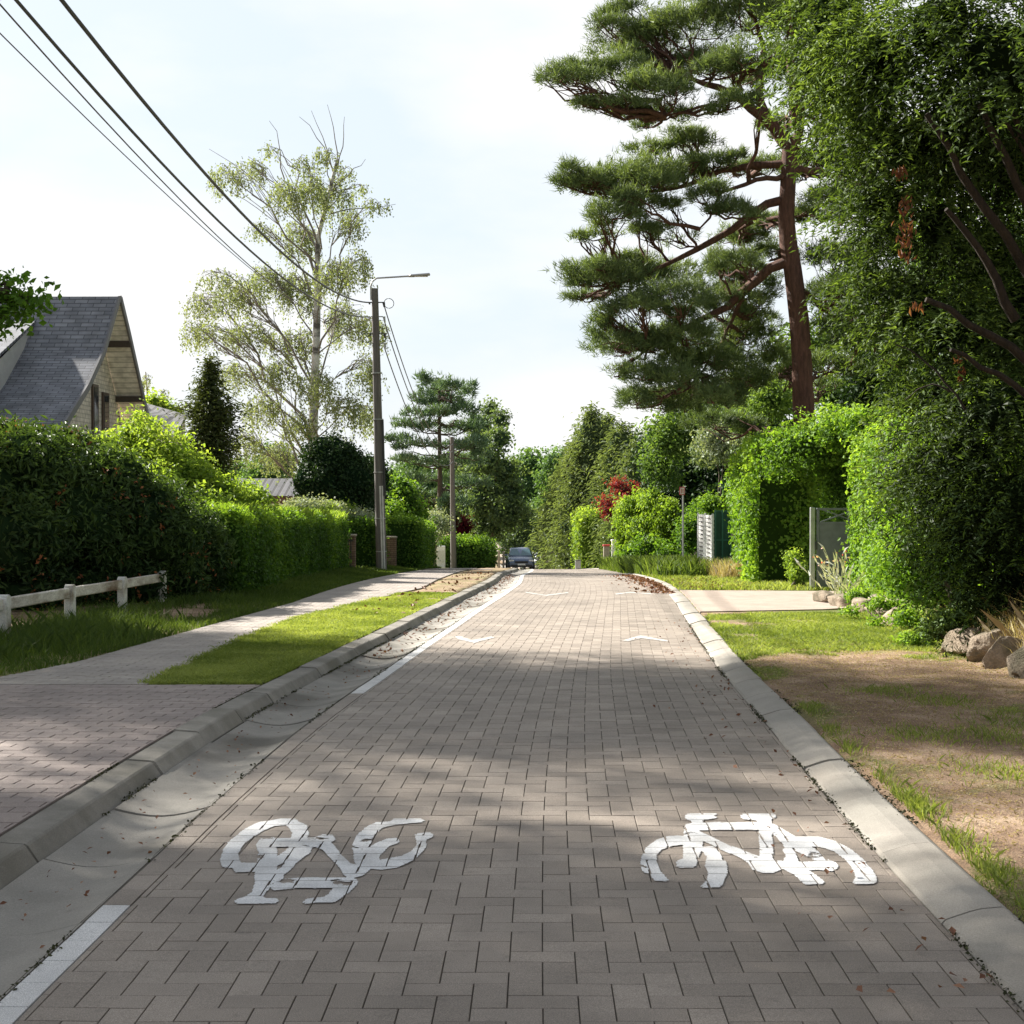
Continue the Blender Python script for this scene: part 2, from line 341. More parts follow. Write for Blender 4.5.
# ------------------------------------------------------------------ foliage
def unit(A): return A / (np.linalg.norm(A, axis=-1, keepdims=True) + 1e-9)
def add_leaves(mb, P, nrm, L, asp=.55, v=.5, jit=.8, tdir=None, tj=1.0, fold=.12):
    n = len(P)
    if n == 0: return
    nn = unit(nrm + R.normal(0, jit, (n, 3)))
    t = R.normal(0, 1, (n, 3)) * tj
    if tdir is not None: t = t + np.asarray(tdir)
    t = unit(t - (t * nn).sum(1)[:, None] * nn)
    b = np.cross(nn, t)
    l = (np.asarray(L) * R.uniform(.65, 1.3, n))[:, None]
    V = np.stack([P - t * l * .5, P + b * l * asp * .5 + t * l * .05 + nn * l * fold, P + t * l * .5, P - b * l * asp * .5 + t * l * .05 + nn * l * fold], 1)
    mb.add(V.reshape(-1, 3), np.arange(4 * n).reshape(n, 4), np.clip(v, 0, 1))
def sphere_dirs(n):
    return unit(R.normal(0, 1, (n, 3)))
def core(mb, c, r, v=0.0, sub=10, amp=.15, o=0):  # added dark filler inside foliage: blocks light, interior shade put into its tone
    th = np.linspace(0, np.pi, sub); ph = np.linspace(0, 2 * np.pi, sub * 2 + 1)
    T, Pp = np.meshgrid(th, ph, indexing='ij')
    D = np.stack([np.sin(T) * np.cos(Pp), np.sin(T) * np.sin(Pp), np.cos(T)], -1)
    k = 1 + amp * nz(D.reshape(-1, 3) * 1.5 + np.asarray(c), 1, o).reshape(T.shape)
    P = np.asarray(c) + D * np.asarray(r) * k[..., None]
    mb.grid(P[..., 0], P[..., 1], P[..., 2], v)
def clump(mb, c, r, K, n, sig, L, asp=.55, v0=.5, shell=.25, o=0, up=.5, jit=.8, tdir=None, lump=.22, tj=1.0, corek=0.0, low=-2):
    """leafy mass: K twigs near the surface of an ellipsoid, n leaves round each"""
    c = np.asarray(c, float); r = np.asarray(r, float) * np.ones(3)
    D = sphere_dirs(K); D = D[D[:, 2] > low]
    K = len(D)
    rad = np.clip(1 - np.abs(R.normal(0, shell, K)), .15, 1) * (1 + lump * nz(D * 1.3 + c * .7, 1.2, o))
    Tc = c + D * rad[:, None] * r
    P = np.repeat(Tc, n, 0) + R.normal(0, 1, (K * n, 3)) * sig * np.array([1, 1, .7])
    v = v0 + up * .35 * np.repeat(D[:, 2], n) + np.repeat(R.normal(0, .13, K), n) + R.normal(0, .10, K * n) - .25 * np.repeat(1 - np.clip(rad, 0, 1), n)  # light painted into leaf tone: lighter on top, darker inside
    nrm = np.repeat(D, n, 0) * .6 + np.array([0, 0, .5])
    td = None if tdir is None else (tdir(np.repeat(D, n, 0)) if callable(tdir) else tdir)
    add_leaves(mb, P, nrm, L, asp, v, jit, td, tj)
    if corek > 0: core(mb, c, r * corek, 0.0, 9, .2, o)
    return Tc
def tufts(mb, C, D, n, L, w, v, spread=.7):
    """needle tufts: n thin triangles round each centre C, pointing along D"""
    K = len(C); P = np.repeat(C, n, 0); d = unit(np.repeat(D, n, 0) + R.normal(0, spread, (K * n, 3)))
    s = unit(np.cross(d, R.normal(0, 1, (K * n, 3)))); l = L * R.uniform(.7, 1.25, (K * n, 1))
    P = P + R.normal(0, L * .25, (K * n, 3))
    V = np.stack([P - s * w / 2, P + s * w / 2, P + d * l], 1)
    mb.add(V.reshape(-1, 3), np.arange(3 * K * n).reshape(-1, 3), np.clip(np.repeat(v, n) + R.normal(0, .12, K * n), 0, 1))
def curve(a, b, bend, n=7, j=.03):
    a = np.asarray(a, float); b = np.asarray(b, float); t = np.linspace(0, 1, n)[:, None]
    P = a + (b - a) * t + np.asarray(bend) * (4 * t * (1 - t))
    P[1:-1] += R.normal(0, j * np.linalg.norm(b - a), (n - 2, 3)); return P
def interp_poly(P, t):
    P = np.asarray(P, float); d = np.r_[0, np.cumsum(np.linalg.norm(np.diff(P, axis=0), axis=1))]; d /= d[-1]
    return np.array([np.interp(t, d, P[:, i]) for i in range(3)])
def hedge_box(mb, pts, w, h, dens, L, v0=.5, sig=.08, bulge=.08, asp=.6, corev=0.0, ztop=0, face=.0, n=7, topv=.3, base=None, jit=.8, endcap=True):
    """trimmed hedge along a polyline; leaves on its whole skin, dark core inside"""
    pts = np.array(pts, float); Lh = np.linalg.norm(np.diff(pts, axis=0), axis=1); tot = Lh.sum(); cum = np.r_[0, np.cumsum(Lh)]
    dens = 2.3 / (n * L * L * asp * .5)
    def at(s): return np.stack([np.interp(s, cum, pts[:, 0]), np.interp(s, cum, pts[:, 1])], -1)
    def tan(s): a = at(np.clip(s + .1, 0, tot)) - at(np.clip(s - .1, 0, tot)); return a / (np.linalg.norm(a, axis=-1, keepdims=True) + 1e-9)
    hh = h if callable(h) else (lambda s: np.full_like(s, h))
    gz0 = base if base is not None else (lambda X, Y: gz(X, Y))
    K = int(dens * tot * (2 * float(np.mean(hh(np.linspace(0, tot, 20)))) + w))
    s = R.uniform(0, tot, K); u = R.uniform(0, 1, K); Hh = hh(s)
    per = 2 * Hh + w; q = u * per
    side = np.where(q < Hh, -1, np.where(q < Hh + w, 0, 1))
    z = np.where(side == -1, q, np.where(side == 0, Hh, per - q)); a = np.where(side == -1, -w / 2, np.where(side == 0, q - Hh - w / 2, w / 2))
    # rounded shoulders
    t = tan(s); nr = np.stack([-t[:, 1], t[:, 0]], -1)   # left normal
    a = -a  # -1 side -> +left... keep symmetrical
    out3 = np.where((side == 0)[:, None], np.c_[np.zeros((K, 2)), np.ones(K)], np.c_[nr * np.sign(a)[:, None], np.full(K, .15)])
    if endcap:
        m = R.uniform(0, 1, K) < 2 * w / (tot + 2 * w)
        e = R.integers(0, 2, K); s = np.where(m, e * tot, s); a = np.where(m, R.uniform(-w / 2, w / 2, K), a); z = np.where(m, R.uniform(0, 1, K) * hh(s), z)
        tt = tan(s); out3 = np.where(m[:, None], np.c_[tt * (e * 2 - 1)[:, None], np.full(K, .1)], out3)
    t = tan(s); nr = np.stack([-t[:, 1], t[:, 0]], -1)
    xy = at(s) + nr * a[:, None]
    P = np.c_[xy, z]
    off = bulge * nz(P, .55, 3) + .45 * bulge * nz(P, 2.3, 8) - np.abs(R.normal(0, .06, K))
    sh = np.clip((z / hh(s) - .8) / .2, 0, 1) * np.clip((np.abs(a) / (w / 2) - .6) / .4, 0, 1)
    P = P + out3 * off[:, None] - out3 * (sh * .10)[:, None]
    P[:, 2] += gz0(P[:, 0], P[:, 1])
    PP = np.repeat(P, n, 0) + R.normal(0, sig, (K * n, 3))
    v = v0 + topv * np.repeat(sm(.75, 1.0, z / hh(s)), n) + np.repeat(.22 * nz(P, .8, 5) + R.normal(0, .10, K), n) + R.normal(0, .10, K * n)  # topv paints sunlight: leaves near the hedge top get a lighter tone
    add_leaves(mb, PP, np.repeat(out3, n, 0) + [0, 0, .35], L, asp, v, jit)
    # added dark core: stops light leaking through, paints interior shade
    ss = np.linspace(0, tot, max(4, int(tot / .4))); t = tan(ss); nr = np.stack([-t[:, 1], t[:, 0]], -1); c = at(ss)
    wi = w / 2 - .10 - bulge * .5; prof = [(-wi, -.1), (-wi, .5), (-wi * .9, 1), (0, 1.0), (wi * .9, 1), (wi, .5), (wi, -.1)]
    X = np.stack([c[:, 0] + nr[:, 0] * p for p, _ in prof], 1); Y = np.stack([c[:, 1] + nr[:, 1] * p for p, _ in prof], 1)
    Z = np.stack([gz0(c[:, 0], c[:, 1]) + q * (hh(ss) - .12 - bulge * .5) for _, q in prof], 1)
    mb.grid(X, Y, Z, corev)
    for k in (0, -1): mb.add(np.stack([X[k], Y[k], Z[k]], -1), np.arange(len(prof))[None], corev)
# ------------------------------------------------------------------ ground height
GUT = .485
def side_h(X, Y):
    d = X - CX(Y)
    left = np.where(d < -2.2, .055 + .05 * sm(5.2, 6.5, -d) + .25 * sm(7, 14, -d), 0)
    right = np.where(d > 1.75, .042, 0) + .50 * sm(4.0, 4.9, d) * sm(16.5, 14.6, Y) + .10 * sm(3.9, 4.6, d) * sm(26, 24, Y)
    return left + right
def gz(X, Y): return G(Y) + side_h(np.asarray(X, float), np.asarray(Y, float))
def path_edges(Y):
    return (np.interp(Y, [0, 12.2, 13.5, 23, 36, 50, 60], [-4.6, -4.35, -4.1, -3.5, -3.35, -3.1, -2.9]),
            np.interp(Y, [0, 11.6, 15, 19.5, 24, 28.5, 34, 50, 60], [-2.9, -2.94, -3.03, -2.92, -2.3, -1.75, -1.75, -1.6, -1.3]))
def grassness(X, Y):
    """0 bare soil .. 1 turf"""
    d = X - CX(Y); P = np.stack([X, Y], -1).reshape(-1, 2); sh = np.shape(X)
    n1 = nz(P, .55, 2).reshape(sh); n2 = nz(P, 1.7, 9).reshape(sh)
    gR = sm(11.0, 16.0, Y + 2.2 * n1) * .9 + .40 * n1 + .42 * n2 + .10
    gR = gR + .55 * np.exp(-((d - 1.95) / .16) ** 2) * sm(-.1, .5, n2 + .2) + .25 * sm(3.0, 4.0, d)
    gR = gR * (1 - .9 * sm(.0, 1, np.exp(-(((d - 3.0) / .9) ** 2 + ((Y - 12.7) / 1.2) ** 2))) * 1.2)
    gR = gR - .5 * np.exp(-(((d - 2.1) / .35) ** 2 + ((Y - 18.5) / 2.6) ** 2))
    gL = .85 + .25 * n2 - .42 * sm(19, 25, Y + 2 * n1) * np.where(d > -4.2, 1, 0)
    gL = gL - .8 * np.exp(-(((X + 4.7) / .55) ** 2 + ((Y - 20.5) / 2.2) ** 2)) - 1.0 * sm(5.75, 6.2, -X) * sm(14, 16, Y)
    return np.clip(np.where(d > 0, gR, gL), 0, 1)
def gsurf(X, Y): return gz(X, Y) + .012 * nz(np.stack([X, Y], -1), 2.0, 4) + .004
xs = np.concatenate([[-500, -300, -180, -110, -70, -45, -30, -20, -14, -11, -9.4], np.arange(-8.5, 8.51, .07), [9.4, 11, 14, 20, 30, 45, 70, 110, 180, 300, 500]])
ys = [-40, -25, -14, -7, -2, 0, 1.5, 2.6]; y = 3.2
while y < 900: ys.append(y); y += max(.07, .0045 * y ** 1.22) if y < 60 else y * .03
ys = np.array(ys)
XX, YY = np.meshgrid(xs, ys)
ZZ = gz(XX, YY)
dd = XX - CX(YY); pe = path_edges(YY)
flat = ((dd > -2.35) & (dd < 1.85)) | ((XX > pe[0] - .15) & (XX < pe[1] + .12)) | ((YY < 12.0) & (dd < 0) & (XX > -9)) | ((YY > 20.6) & (YY < 29) & (dd > 1.7) & (dd < 7))
ZZ = ZZ + np.where(flat, -.015, .012 * nz(np.stack([XX, YY], -1).reshape(-1, 2), 2.0, 4).reshape(XX.shape) + .004)
ZZ = ZZ + np.where((dd > -2.3) & (dd < 1.8), -.10, 0)
gq = grassness(XX, YY); gf = (gq[:-1, :-1] + gq[1:, 1:]).reshape(-1) / 2
mb = MB(); mb.grid(XX, YY, ZZ, np.clip(gf, 0, 1)); struct('ground', mb, M['ground'], True)
# ------------------------------------------------------------------ road
def brick_mesh(mb, rects, fx, z0, joint=.0044, th=.05, bev=.0013, vfun=None, zj=.0006, tilt=.0012):
    """rects (n,4) x0,x1,y0,y1 in road coordinates; each becomes a chamfered block"""
    r = np.asarray(rects, float); j = joint
    ok = (r[:, 1] - r[:, 0] > .010) & (r[:, 3] - r[:, 2] > .010); r = r[ok]; n = len(r)
    jy = j * .7; x0, x1, y0, y1 = r[:, 0] + j/2, r[:, 1] - j/2, r[:, 2] + jy/2, r[:, 3] - jy/2
    zz = R.normal(0, zj, n); tx = R.normal(0, tilt, n); ty = R.normal(0, tilt, n)
    cx, cy = (x0 + x1) / 2, (y0 + y1) / 2
    V = []
    for (ins, dz) in ((0, -th), (0, -bev), (bev, 0)):
        for (a, b) in ((x0 + ins, y0 + ins), (x1 - ins, y0 + ins), (x1 - ins, y1 - ins), (x0 + ins, y1 - ins)):
            X, Y = fx(a, b)
            V.append(np.stack([X, Y, z0(X, Y) + dz + zz + (a - cx) * tx + (b - cy) * ty], -1))
    V = np.stack(V, 1)
    q = []
    for l in (0, 4):
        for k in range(4): q.append([l + k, l + (k + 1) % 4, l + 4 + (k + 1) % 4, l + 4 + k])
    q.append([8, 9, 10, 11]); q = np.array(q)
    Fq = (np.arange(n)[:, None, None] * 12 + q[None]).reshape(-1, 4)
    v = vfun(cx, cy) if vfun else R.uniform(.1, .8, n)
    mb.add(V.reshape(-1, 3), Fq, np.repeat(v, 9)); return r
U = .11
HW = 1.565
fx_road = lambda a, b: (a + CX(b), b)
wobble = lambda X, Y: .007 * nz(np.stack([X, Y], -1), .22, 6)
zroad = lambda X, Y: G(Y) + wobble(X, Y)
YEND = 92.0
rc = []
xl, xr = -HW + U, HW
for b in range(int(2.4 / U), int(YEND / U)):
    for a in range(-16, 16):
        # lattice (1,1),(2,-2): H block origin where (a-b)%4==0 ; V block origin at H+(0,1)
        if (a - b) % 4 == 0: rc.append((a, a + 2, b, b + 1)); rc.append((a, a + 1, b + 1, b + 3))
rc = np.array(rc, float) * U
rc[:, :2] = np.clip(rc[:, :2], xl, xr)
near = rc[:, 2] < 46
mb = MB(); RECTS = brick_mesh(mb, rc, fx_road, zroad, vfun=lambda a, b: np.clip(.46 + R.normal(0, .19, len(a)) + .10 * nz(np.stack([a, b], -1), .8, 1) - .16 * np.exp(-((np.abs(a - .1) - .72) / .22) ** 2), 0, .88))
bord = [(-HW, -HW + U, k * .22, (k + 1) * .22) for k in range(11, int(YEND / .22))]
BR = brick_mesh(mb, bord, fx_road, zroad, joint=.008, vfun=lambda a, b: np.where((b < 5.56) | (b > 11.75), 1.0, .4 + R.normal(0, .12, len(a))))
struct('road', mb, M['road'])
mb = MB(); yy = np.concatenate([np.arange(2.2, 60, .5), np.arange(60, 260, 4)]); a = np.linspace(-HW - .02, HW + .02, 9)
A_, B_ = np.meshgrid(a, yy); X_ = A_ + CX(B_); mb.grid(X_, B_, zroad(X_.ravel(), B_.ravel()).reshape(X_.shape) - .007, .5); struct('road_bed', mb, M['joint'])
mb = MB(); yy = np.concatenate([np.arange(YEND, 260, 3)]); A_, B_ = np.meshgrid(a, yy); X_ = A_ + CX(B_); mb.grid(X_, B_, G(B_) - .002, .5); struct('far_road', mb, M['drive2'])
# gutter and kerbs made of one metre lengths
def lengths(mb, prof, y0, y1, step, gap, jit=.006, side=-1, dip=None):
    prof = np.array(prof, float); k = y0
    while k < y1:
        st = step if k < 60 else 4
        ys_ = np.linspace(k + gap / 2, min(k + st, y1) - gap / 2, 5 if k < 60 else 2)
        dz = R.normal(0, jit); dx = R.normal(0, jit)
        A_ = prof[:, 0][None, :] * np.ones((len(ys_), 1)); B_ = ys_[:, None] * np.ones((1, len(prof)))
        zz = prof[:, 1][None] * (np.ones((len(ys_), 1)) if dip is None else dip(ys_)[:, None])
        X_ = side * (HW + A_) + CX(B_) + dx; Z_ = G(B_) + zz + dz
        n, m = X_.shape; V = np.stack([X_, B_, Z_], -1).reshape(-1, 3)
        vv = R.uniform(0, 1)
        mb.grid(X_, B_, Z_, vv)
        for e in (0, -1):
            top = np.stack([X_[e], B_[e], Z_[e]], -1); bot = top - [0, 0, .12]
            W_ = np.concatenate([top, bot]); q = np.array([[i, i + 1, m + i + 1, m + i] for i in range(m - 1)]); mb.add(W_, q, vv)
        for e in (0, m - 1):
            top = np.stack([X_[:, e], B_[:, e], Z_[:, e]], -1); bot = top - [0, 0, .12]
            W_ = np.concatenate([top, bot]); q = np.array([[i, i + 1, n + i + 1, n + i] for i in range(n - 1)]); mb.add(W_, q, vv)
        k += st
t = np.linspace(0, 1, 9)
mb = MB(); lengths(mb, np.stack([.006 + t * (GUT - .006), -.004 - .042 * np.sin(np.pi * t) ** 1.0 - .012 * t], -1), 2.35, 160, .98, .010, .003); struct('gutter', mb, M['conc'], True)
mb = MB(); lengths(mb, [(GUT + .006, -.03), (GUT + .060, .048), (GUT + .072, .056), (GUT + .212, .066), (GUT + .222, .060), (GUT + .225, .040)], 2.3, 160, .98, .016, .005); struct('kerb_left', mb, M['kerb'])
mb = MB(); lengths(mb, [(.006, -.004), (.02, .010), (.11, .040), (.15, .050), (.225, .056), (.245, .048), (.25, .03)], 2.3, 160, .99, .012, .003, 1, dip=lambda y: 1 - .45 * (sm(20.5, 21.5, y) - sm(28, 29, y))); struct('kerb_right', mb, M['kerbr'])
mb = MB()
for s_, p0, p1, z_ in ((-1, 0, GUT + .25, -.075), (1, 0, .25, -.03)):
    yy = np.arange(2.2, 160, 1.0); A_, B_ = np.meshgrid([p0, p1], yy); X_ = s_ * (HW + A_) + CX(B_); mb.grid(X_, B_, G(B_) + z_, .5)
struct('joint_filling', mb, M['joint'])
# left paved driveway, running bond; footpath
rc = []
for j in range(int(2.4 / U), int(11.66 / U)):
    o = (j % 2) * .11
    for k in range(-44, -8):
        rc.append((k * .22 + o, k * .22 + o + .22, j * U, (j + 1) * U))
rc = np.array(rc); rc = rc[rc[:, 1] > -9]
lim = -HW - GUT - .235
rc[:, 1] = np.minimum(rc[:, 1], lim); rc[:, 0] = np.minimum(rc[:, 0], lim)
mb = MB(); brick_mesh(mb, rc, fx_road, lambda X, Y: gz(X - .01, Y) + .008, joint=.007, vfun=lambda a, b: np.clip(.45 + R.normal(0, .2, len(a)), 0, .85)); struct('left_driveway', mb, M['drive'])
mb = MB(); a = np.linspace(-9, lim + .01, 9); A_, B_ = np.meshgrid(a, np.arange(2.3, 11.8, .4)); X_ = A_ + CX(B_); mb.grid(X_, B_, gz(X_ - .02, B_) - .003); struct('driveway_bed', mb, M['joint'])
rc = []
for j in range(0, 420):
    y0 = 11.68 + j * U
    l, r_ = path_edges(y0 + .05); o = (j % 2) * .11
    if y0 > 24: l = l - .0
    k0 = math.floor((l - o) / .22); k1 = math.ceil((r_ - o) / .22)
    for k in range(k0, k1): rc.append((max(l, k * .22 + o), min(r_, k * .22 + .22 + o), y0, y0 + U))
mb = MB(); brick_mesh(mb, rc, lambda a, b: (a, b), lambda X, Y: gz(np.minimum(X, CX(Y) - 2.21), Y) + .010, joint=.006, vfun=lambda a, b: np.clip(.45 + R.normal(0, .12, len(a)), 0, .85)); struct('footpath', mb, M['path'])
mb = MB(); yy = np.arange(11.6, 58, .3); l, r_ = path_edges(yy); X_ = np.stack([l, (l + r_) / 2, r_], 1); B_ = yy[:, None] * np.ones((1, 3)); mb.grid(X_, B_, gz(np.minimum(X_, CX(B_) - 2.21), B_) + .004); struct('footpath_bed', mb, M['joint'])
# right sandy driveway to the gate
mb = MB(); X0 = np.linspace(0, 1, 12); y_ = np.linspace(0, 1, 14)
for_y = lambda u, w_: (21.2 + w_ * 6.6 + u * 1.2 * (1 - w_) - .6 * u * w_)
U_, W_ = np.meshgrid(X0, y_); B_ = for_y(U_, W_); X_ = CX(B_) + HW + .26 + U_ * (6.9 - (CX(B_) + HW + .26)); Zd = gz(X_, B_) + .002
Xp = np.pad(X_, 1, mode='edge'); Bp = np.pad(B_, 1, mode='edge'); Zp = np.pad(Zd, 1, mode='edge'); Zp[0] -= .06; Zp[-1] -= .06; Zp[:, 0] -= .06; Zp[:, -1] -= .06
mb.grid(Xp, Bp, Zp); struct('right_driveway', mb, M['drive2'])
mb = MB(); A_, B_ = np.meshgrid(np.linspace(-3.9, -1.3, 8), np.linspace(0, 1, 5)); 
B2 = 50.5 + B_ * 2.4; mb.grid(A_ + CX(B2) - 1.6, B2, gz(A_ + CX(B2) - 1.6, B2) + .02); struct('cross_drive', mb, M['drive2'])
# ------------------------------------------------------------------ painted marks
def inpoly(px, py, poly):
    c = np.zeros(px.shape, bool); n = len(poly); j = n - 1
    for i in range(n):
        xi, yi = poly[i]; xj, yj = poly[j]
        m = ((yi > py) != (yj > py)) & (px < (xj - xi) * (py - yi) / (yj - yi + 1e-9) + xi); c ^= m; j = i
    return c
def paint(name, label, polys, holes=(), cell=.005, group=None, edge=.0, cat='road marking', dim_worn=.0):
    allp = np.array([p for q in polys for p in q]); X, Y = road_at(allp[:, 0], allp[:, 1])
    x0, x1, y0, y1 = X.min() - .02, X.max() + .02, Y.min() - .02, Y.max() + .02
    cy = cell * (1 if Y.min() < 9 else 3)
    gx = np.arange(x0, x1, cell); gy = np.arange(y0, y1, cy); XX, YY = np.meshgrid(gx, gy)
    jx = XX + .004 * nz(np.stack([XX, YY], -1).reshape(-1, 2), 9, 3).reshape(XX.shape); jy = YY + .005 * nz(np.stack([XX, YY], -1).reshape(-1, 2), 8, 5).reshape(XX.shape)
    px = 512 + F * jx / jy; py = YH + F * (H - G(jy)) / jy
    inside = np.zeros(XX.shape, bool)
    for q in polys:
        for ox, oy in ((0, 0), (1.7, 0), (-1.7, 0), (0, 1.3), (0, -1.3)) if cell < .01 else ((0, 0),): inside |= inpoly(px + ox, py + oy, q)
    for q in holes: inside &= ~inpoly(px, py, q)
    # keep joints free
    a = XX - CX(YY); on = np.zeros(XX.shape, bool)
    rr = RECTS[(RECTS[:, 3] > y0) & (RECTS[:, 2] < y1)]
    rr = np.concatenate([rr, BR[(BR[:, 3] > y0) & (BR[:, 2] < y1)]])
    rr = rr[(rr[:, 1] > a.min()) & (rr[:, 0] < a.max())]
    zt = np.zeros(XX.shape)
    for q in rr:
        sel = (a > q[0] + .0034) & (a < q[1] - .0034) & (YY > q[2] + .0015) & (YY < q[3] - .0015); on |= sel
    if Y.min() > 9: on[:] = True
    m = inside & on
    m &= nz(np.stack([XX, YY], -1).reshape(-1, 2), 12, 7).reshape(XX.shape) < 1.05 - dim_worn
    i, j = np.nonzero(m); x_ = XX[i, j]; y_ = YY[i, j]; n = len(x_)
    V = np.stack([np.stack([x_ + p * cell, y_ + q * cy, zroad(x_ + p * cell, y_ + q * cy) + .0045], -1) for p, q in ((0, 0), (1, 0), (1, 1), (0, 1))], 1)
    b = MB(); b.add(V.reshape(-1, 3), np.arange(4 * n).reshape(n, 4)); o = b.build(name, M['paint'] if cell < .01 else M['dim_worn'])
    return tag(o, label, cat, group)
sR = lambda P: [(600 + x / 3.413, 780 + y / 3.413) for x, y in P]
sL = lambda P: [(200 + x / 4.096, 790 + y / 4.096) for x, y in P]
paint('bicycle_marking', 'upright white bicycle symbol painted on the right half of the brick road', [sR(q) for q in [
 [(187,345),(228,348),(202,318),(188,290),(188,262),(205,240),(245,226),(292,222),(292,200),(235,200),(190,213),(160,237),(146,270),(144,300),(152,318),(178,322)],
 [(298,124),(398,122),(398,130),(347,140),(347,156),(415,152),(415,171),(330,172),(340,184),(452,238),(440,252),(345,206),(345,235),(320,300),(268,302),(264,286),(290,274),(292,160),(322,155),(318,140),(298,136)],
 [(348,240),(385,236),(412,262),(430,300),(431,332),(412,368),(348,370),(372,346),(376,322),(362,296),(372,268)],
 [(413,155),(548,151),(548,169),(413,171)],
 [(483,124),(592,121),(595,130),(583,138),(586,280),(622,282),(624,304),(592,319),(558,319),(524,308),(512,288),(485,270),(440,248),(452,235),(522,263),(552,271),(547,150),(538,138),(488,133)],
 [(582,156),(602,160),(722,232),(762,274),(806,290),(808,300),(795,311),(740,305),(702,308),(768,351),(765,356),(703,356),(662,322),(622,303),(638,270),(622,242),(634,232),(602,195)],
 [(662,200),(742,199),(802,214),(852,240),(892,272),(926,310),(942,345),(940,356),(870,356),(880,335),(872,310),(845,276),(800,243),(750,228),(700,226),(678,224)]]],
 [sR([(668,247),(738,281),(680,283)]), sR([(588,190),(604,196),(632,236),(624,243),(636,268),(624,280),(600,281)])], group=None)
paint('bicycle_marking', 'upside-down white bicycle symbol painted on the left half of the brick road', [sL(q) for q in [
 [(80,290),(84,314),(100,320),(148,318),(150,302),(143,272),(150,250),(170,225),(205,198),(250,172),(300,148),(340,146),(392,140),(388,128),(330,128),(285,136),(240,142),(180,170),(128,208),(95,250)],
 [(340,140),(400,142),(425,152),(433,185),(425,208),(370,210),(378,180),(365,160)],
 [(128,322),(150,308),(245,308),(300,290),(350,255),(375,230),(410,225),(400,250),(350,290),(290,320),(230,335),(140,338)],
 [(230,230),(248,208),(300,204),(305,300),(300,345),(330,345),(330,372),(300,380),(262,420),(240,448),(265,456),(308,456),(306,466),(145,469),(146,460),(185,448),(215,425),(232,330),(240,260)],
 [(240,210),(460,208),(500,193),(540,196),(544,211),(520,222),(500,248),(470,236),(400,232),(300,236)],
 [(395,238),(455,232),(440,262),(380,305),(345,345),(300,372),(290,350),(330,325)],
 [(470,228),(525,220),(565,268),(612,312),(660,320),(695,300),(700,320),(665,352),(628,362),(597,361),(560,312),(500,248)],
 [(290,382),(400,372),(632,371),(630,395),(600,430),(550,462),(470,464),(422,470),(430,458),(500,452),(530,435),(550,405),(400,405),(290,415)],
 [(630,255),(628,230),(642,198),(680,160),(720,144),(778,140),(792,128),(898,127),(908,134),(800,143),(742,157),(706,188),(694,215),(690,250),(700,290),(690,310),(650,322),(632,290)],
 [(688,250),(715,232),(760,212),(800,209),(806,220),(775,232),(738,262),(722,285),(730,300),(820,284),(868,260),(890,232),(887,190),(945,186),(946,197),(920,206),(917,240),(872,290),(800,321),(735,329),(680,322)]]])
ch = 'faint white arrow heads further up the road'
paint('chevron_marking', 'white upward arrow head painted on the right half past the shade edge', [[(621,641),(640,636),(667,640.5),(668,642),(641,638.6),(628,641.5)]], cell=.012)
paint('chevron_marking', 'white downward arrow head painted on the left half past the shade edge', [[(453,636.5),(461,637),(472,640.3),(491,636.5),(494,638),(473,643.2),(459,640)]], cell=.012)
paint('chevron_marking', 'small faint arrow head farther up the right half', [[(614,594),(630,592),(652,594),(652,594.9),(630,593),(616,595)]], cell=.02)
paint('chevron_marking', 'small faint arrow head farther up the left half', [[(524,592),(545,595.4),(568,592.5),(568,593.4),(546,596.4),(526,593.4)]], cell=.02)
# ------------------------------------------------------------------ helpers for plants
def Kcov(rr, n, L, asp, cov):
    k = (rr[0] * rr[1] + rr[0] * rr[2] + rr[1] * rr[2]) / 3
    return int(cov * 12.57 * k / (n * L * L * asp * .5)) + 8
def bush(name, label, cat, base, clumps, mat, K, n, sig, L, asp=.55, v0=.5, corek=.75, stems=True, bark=None, group=None, extra=None, cov=1.9, **kw):
    t = thing(name, base, label, cat, group); c = MB()
    for i, (cc, rr, *q) in enumerate(clumps):
        rr = np.asarray(rr, float) * np.ones(3)
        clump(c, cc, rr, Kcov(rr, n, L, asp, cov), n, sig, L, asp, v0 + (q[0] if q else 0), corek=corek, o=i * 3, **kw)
    c.build('foliage', mat, t)
    if extra: extra(t)
    if stems:
        for cc, rr, *q in clumps[:4]:
            s = MB(); s.tube(curve(np.array(base) + R.normal(0, .1, 3) * [1, 1, 0], cc, [0, 0, 0], 5, .04), np.linspace(.05, .012, 5), 5); s.build('stem', bark or M['bark'], t)
    return t
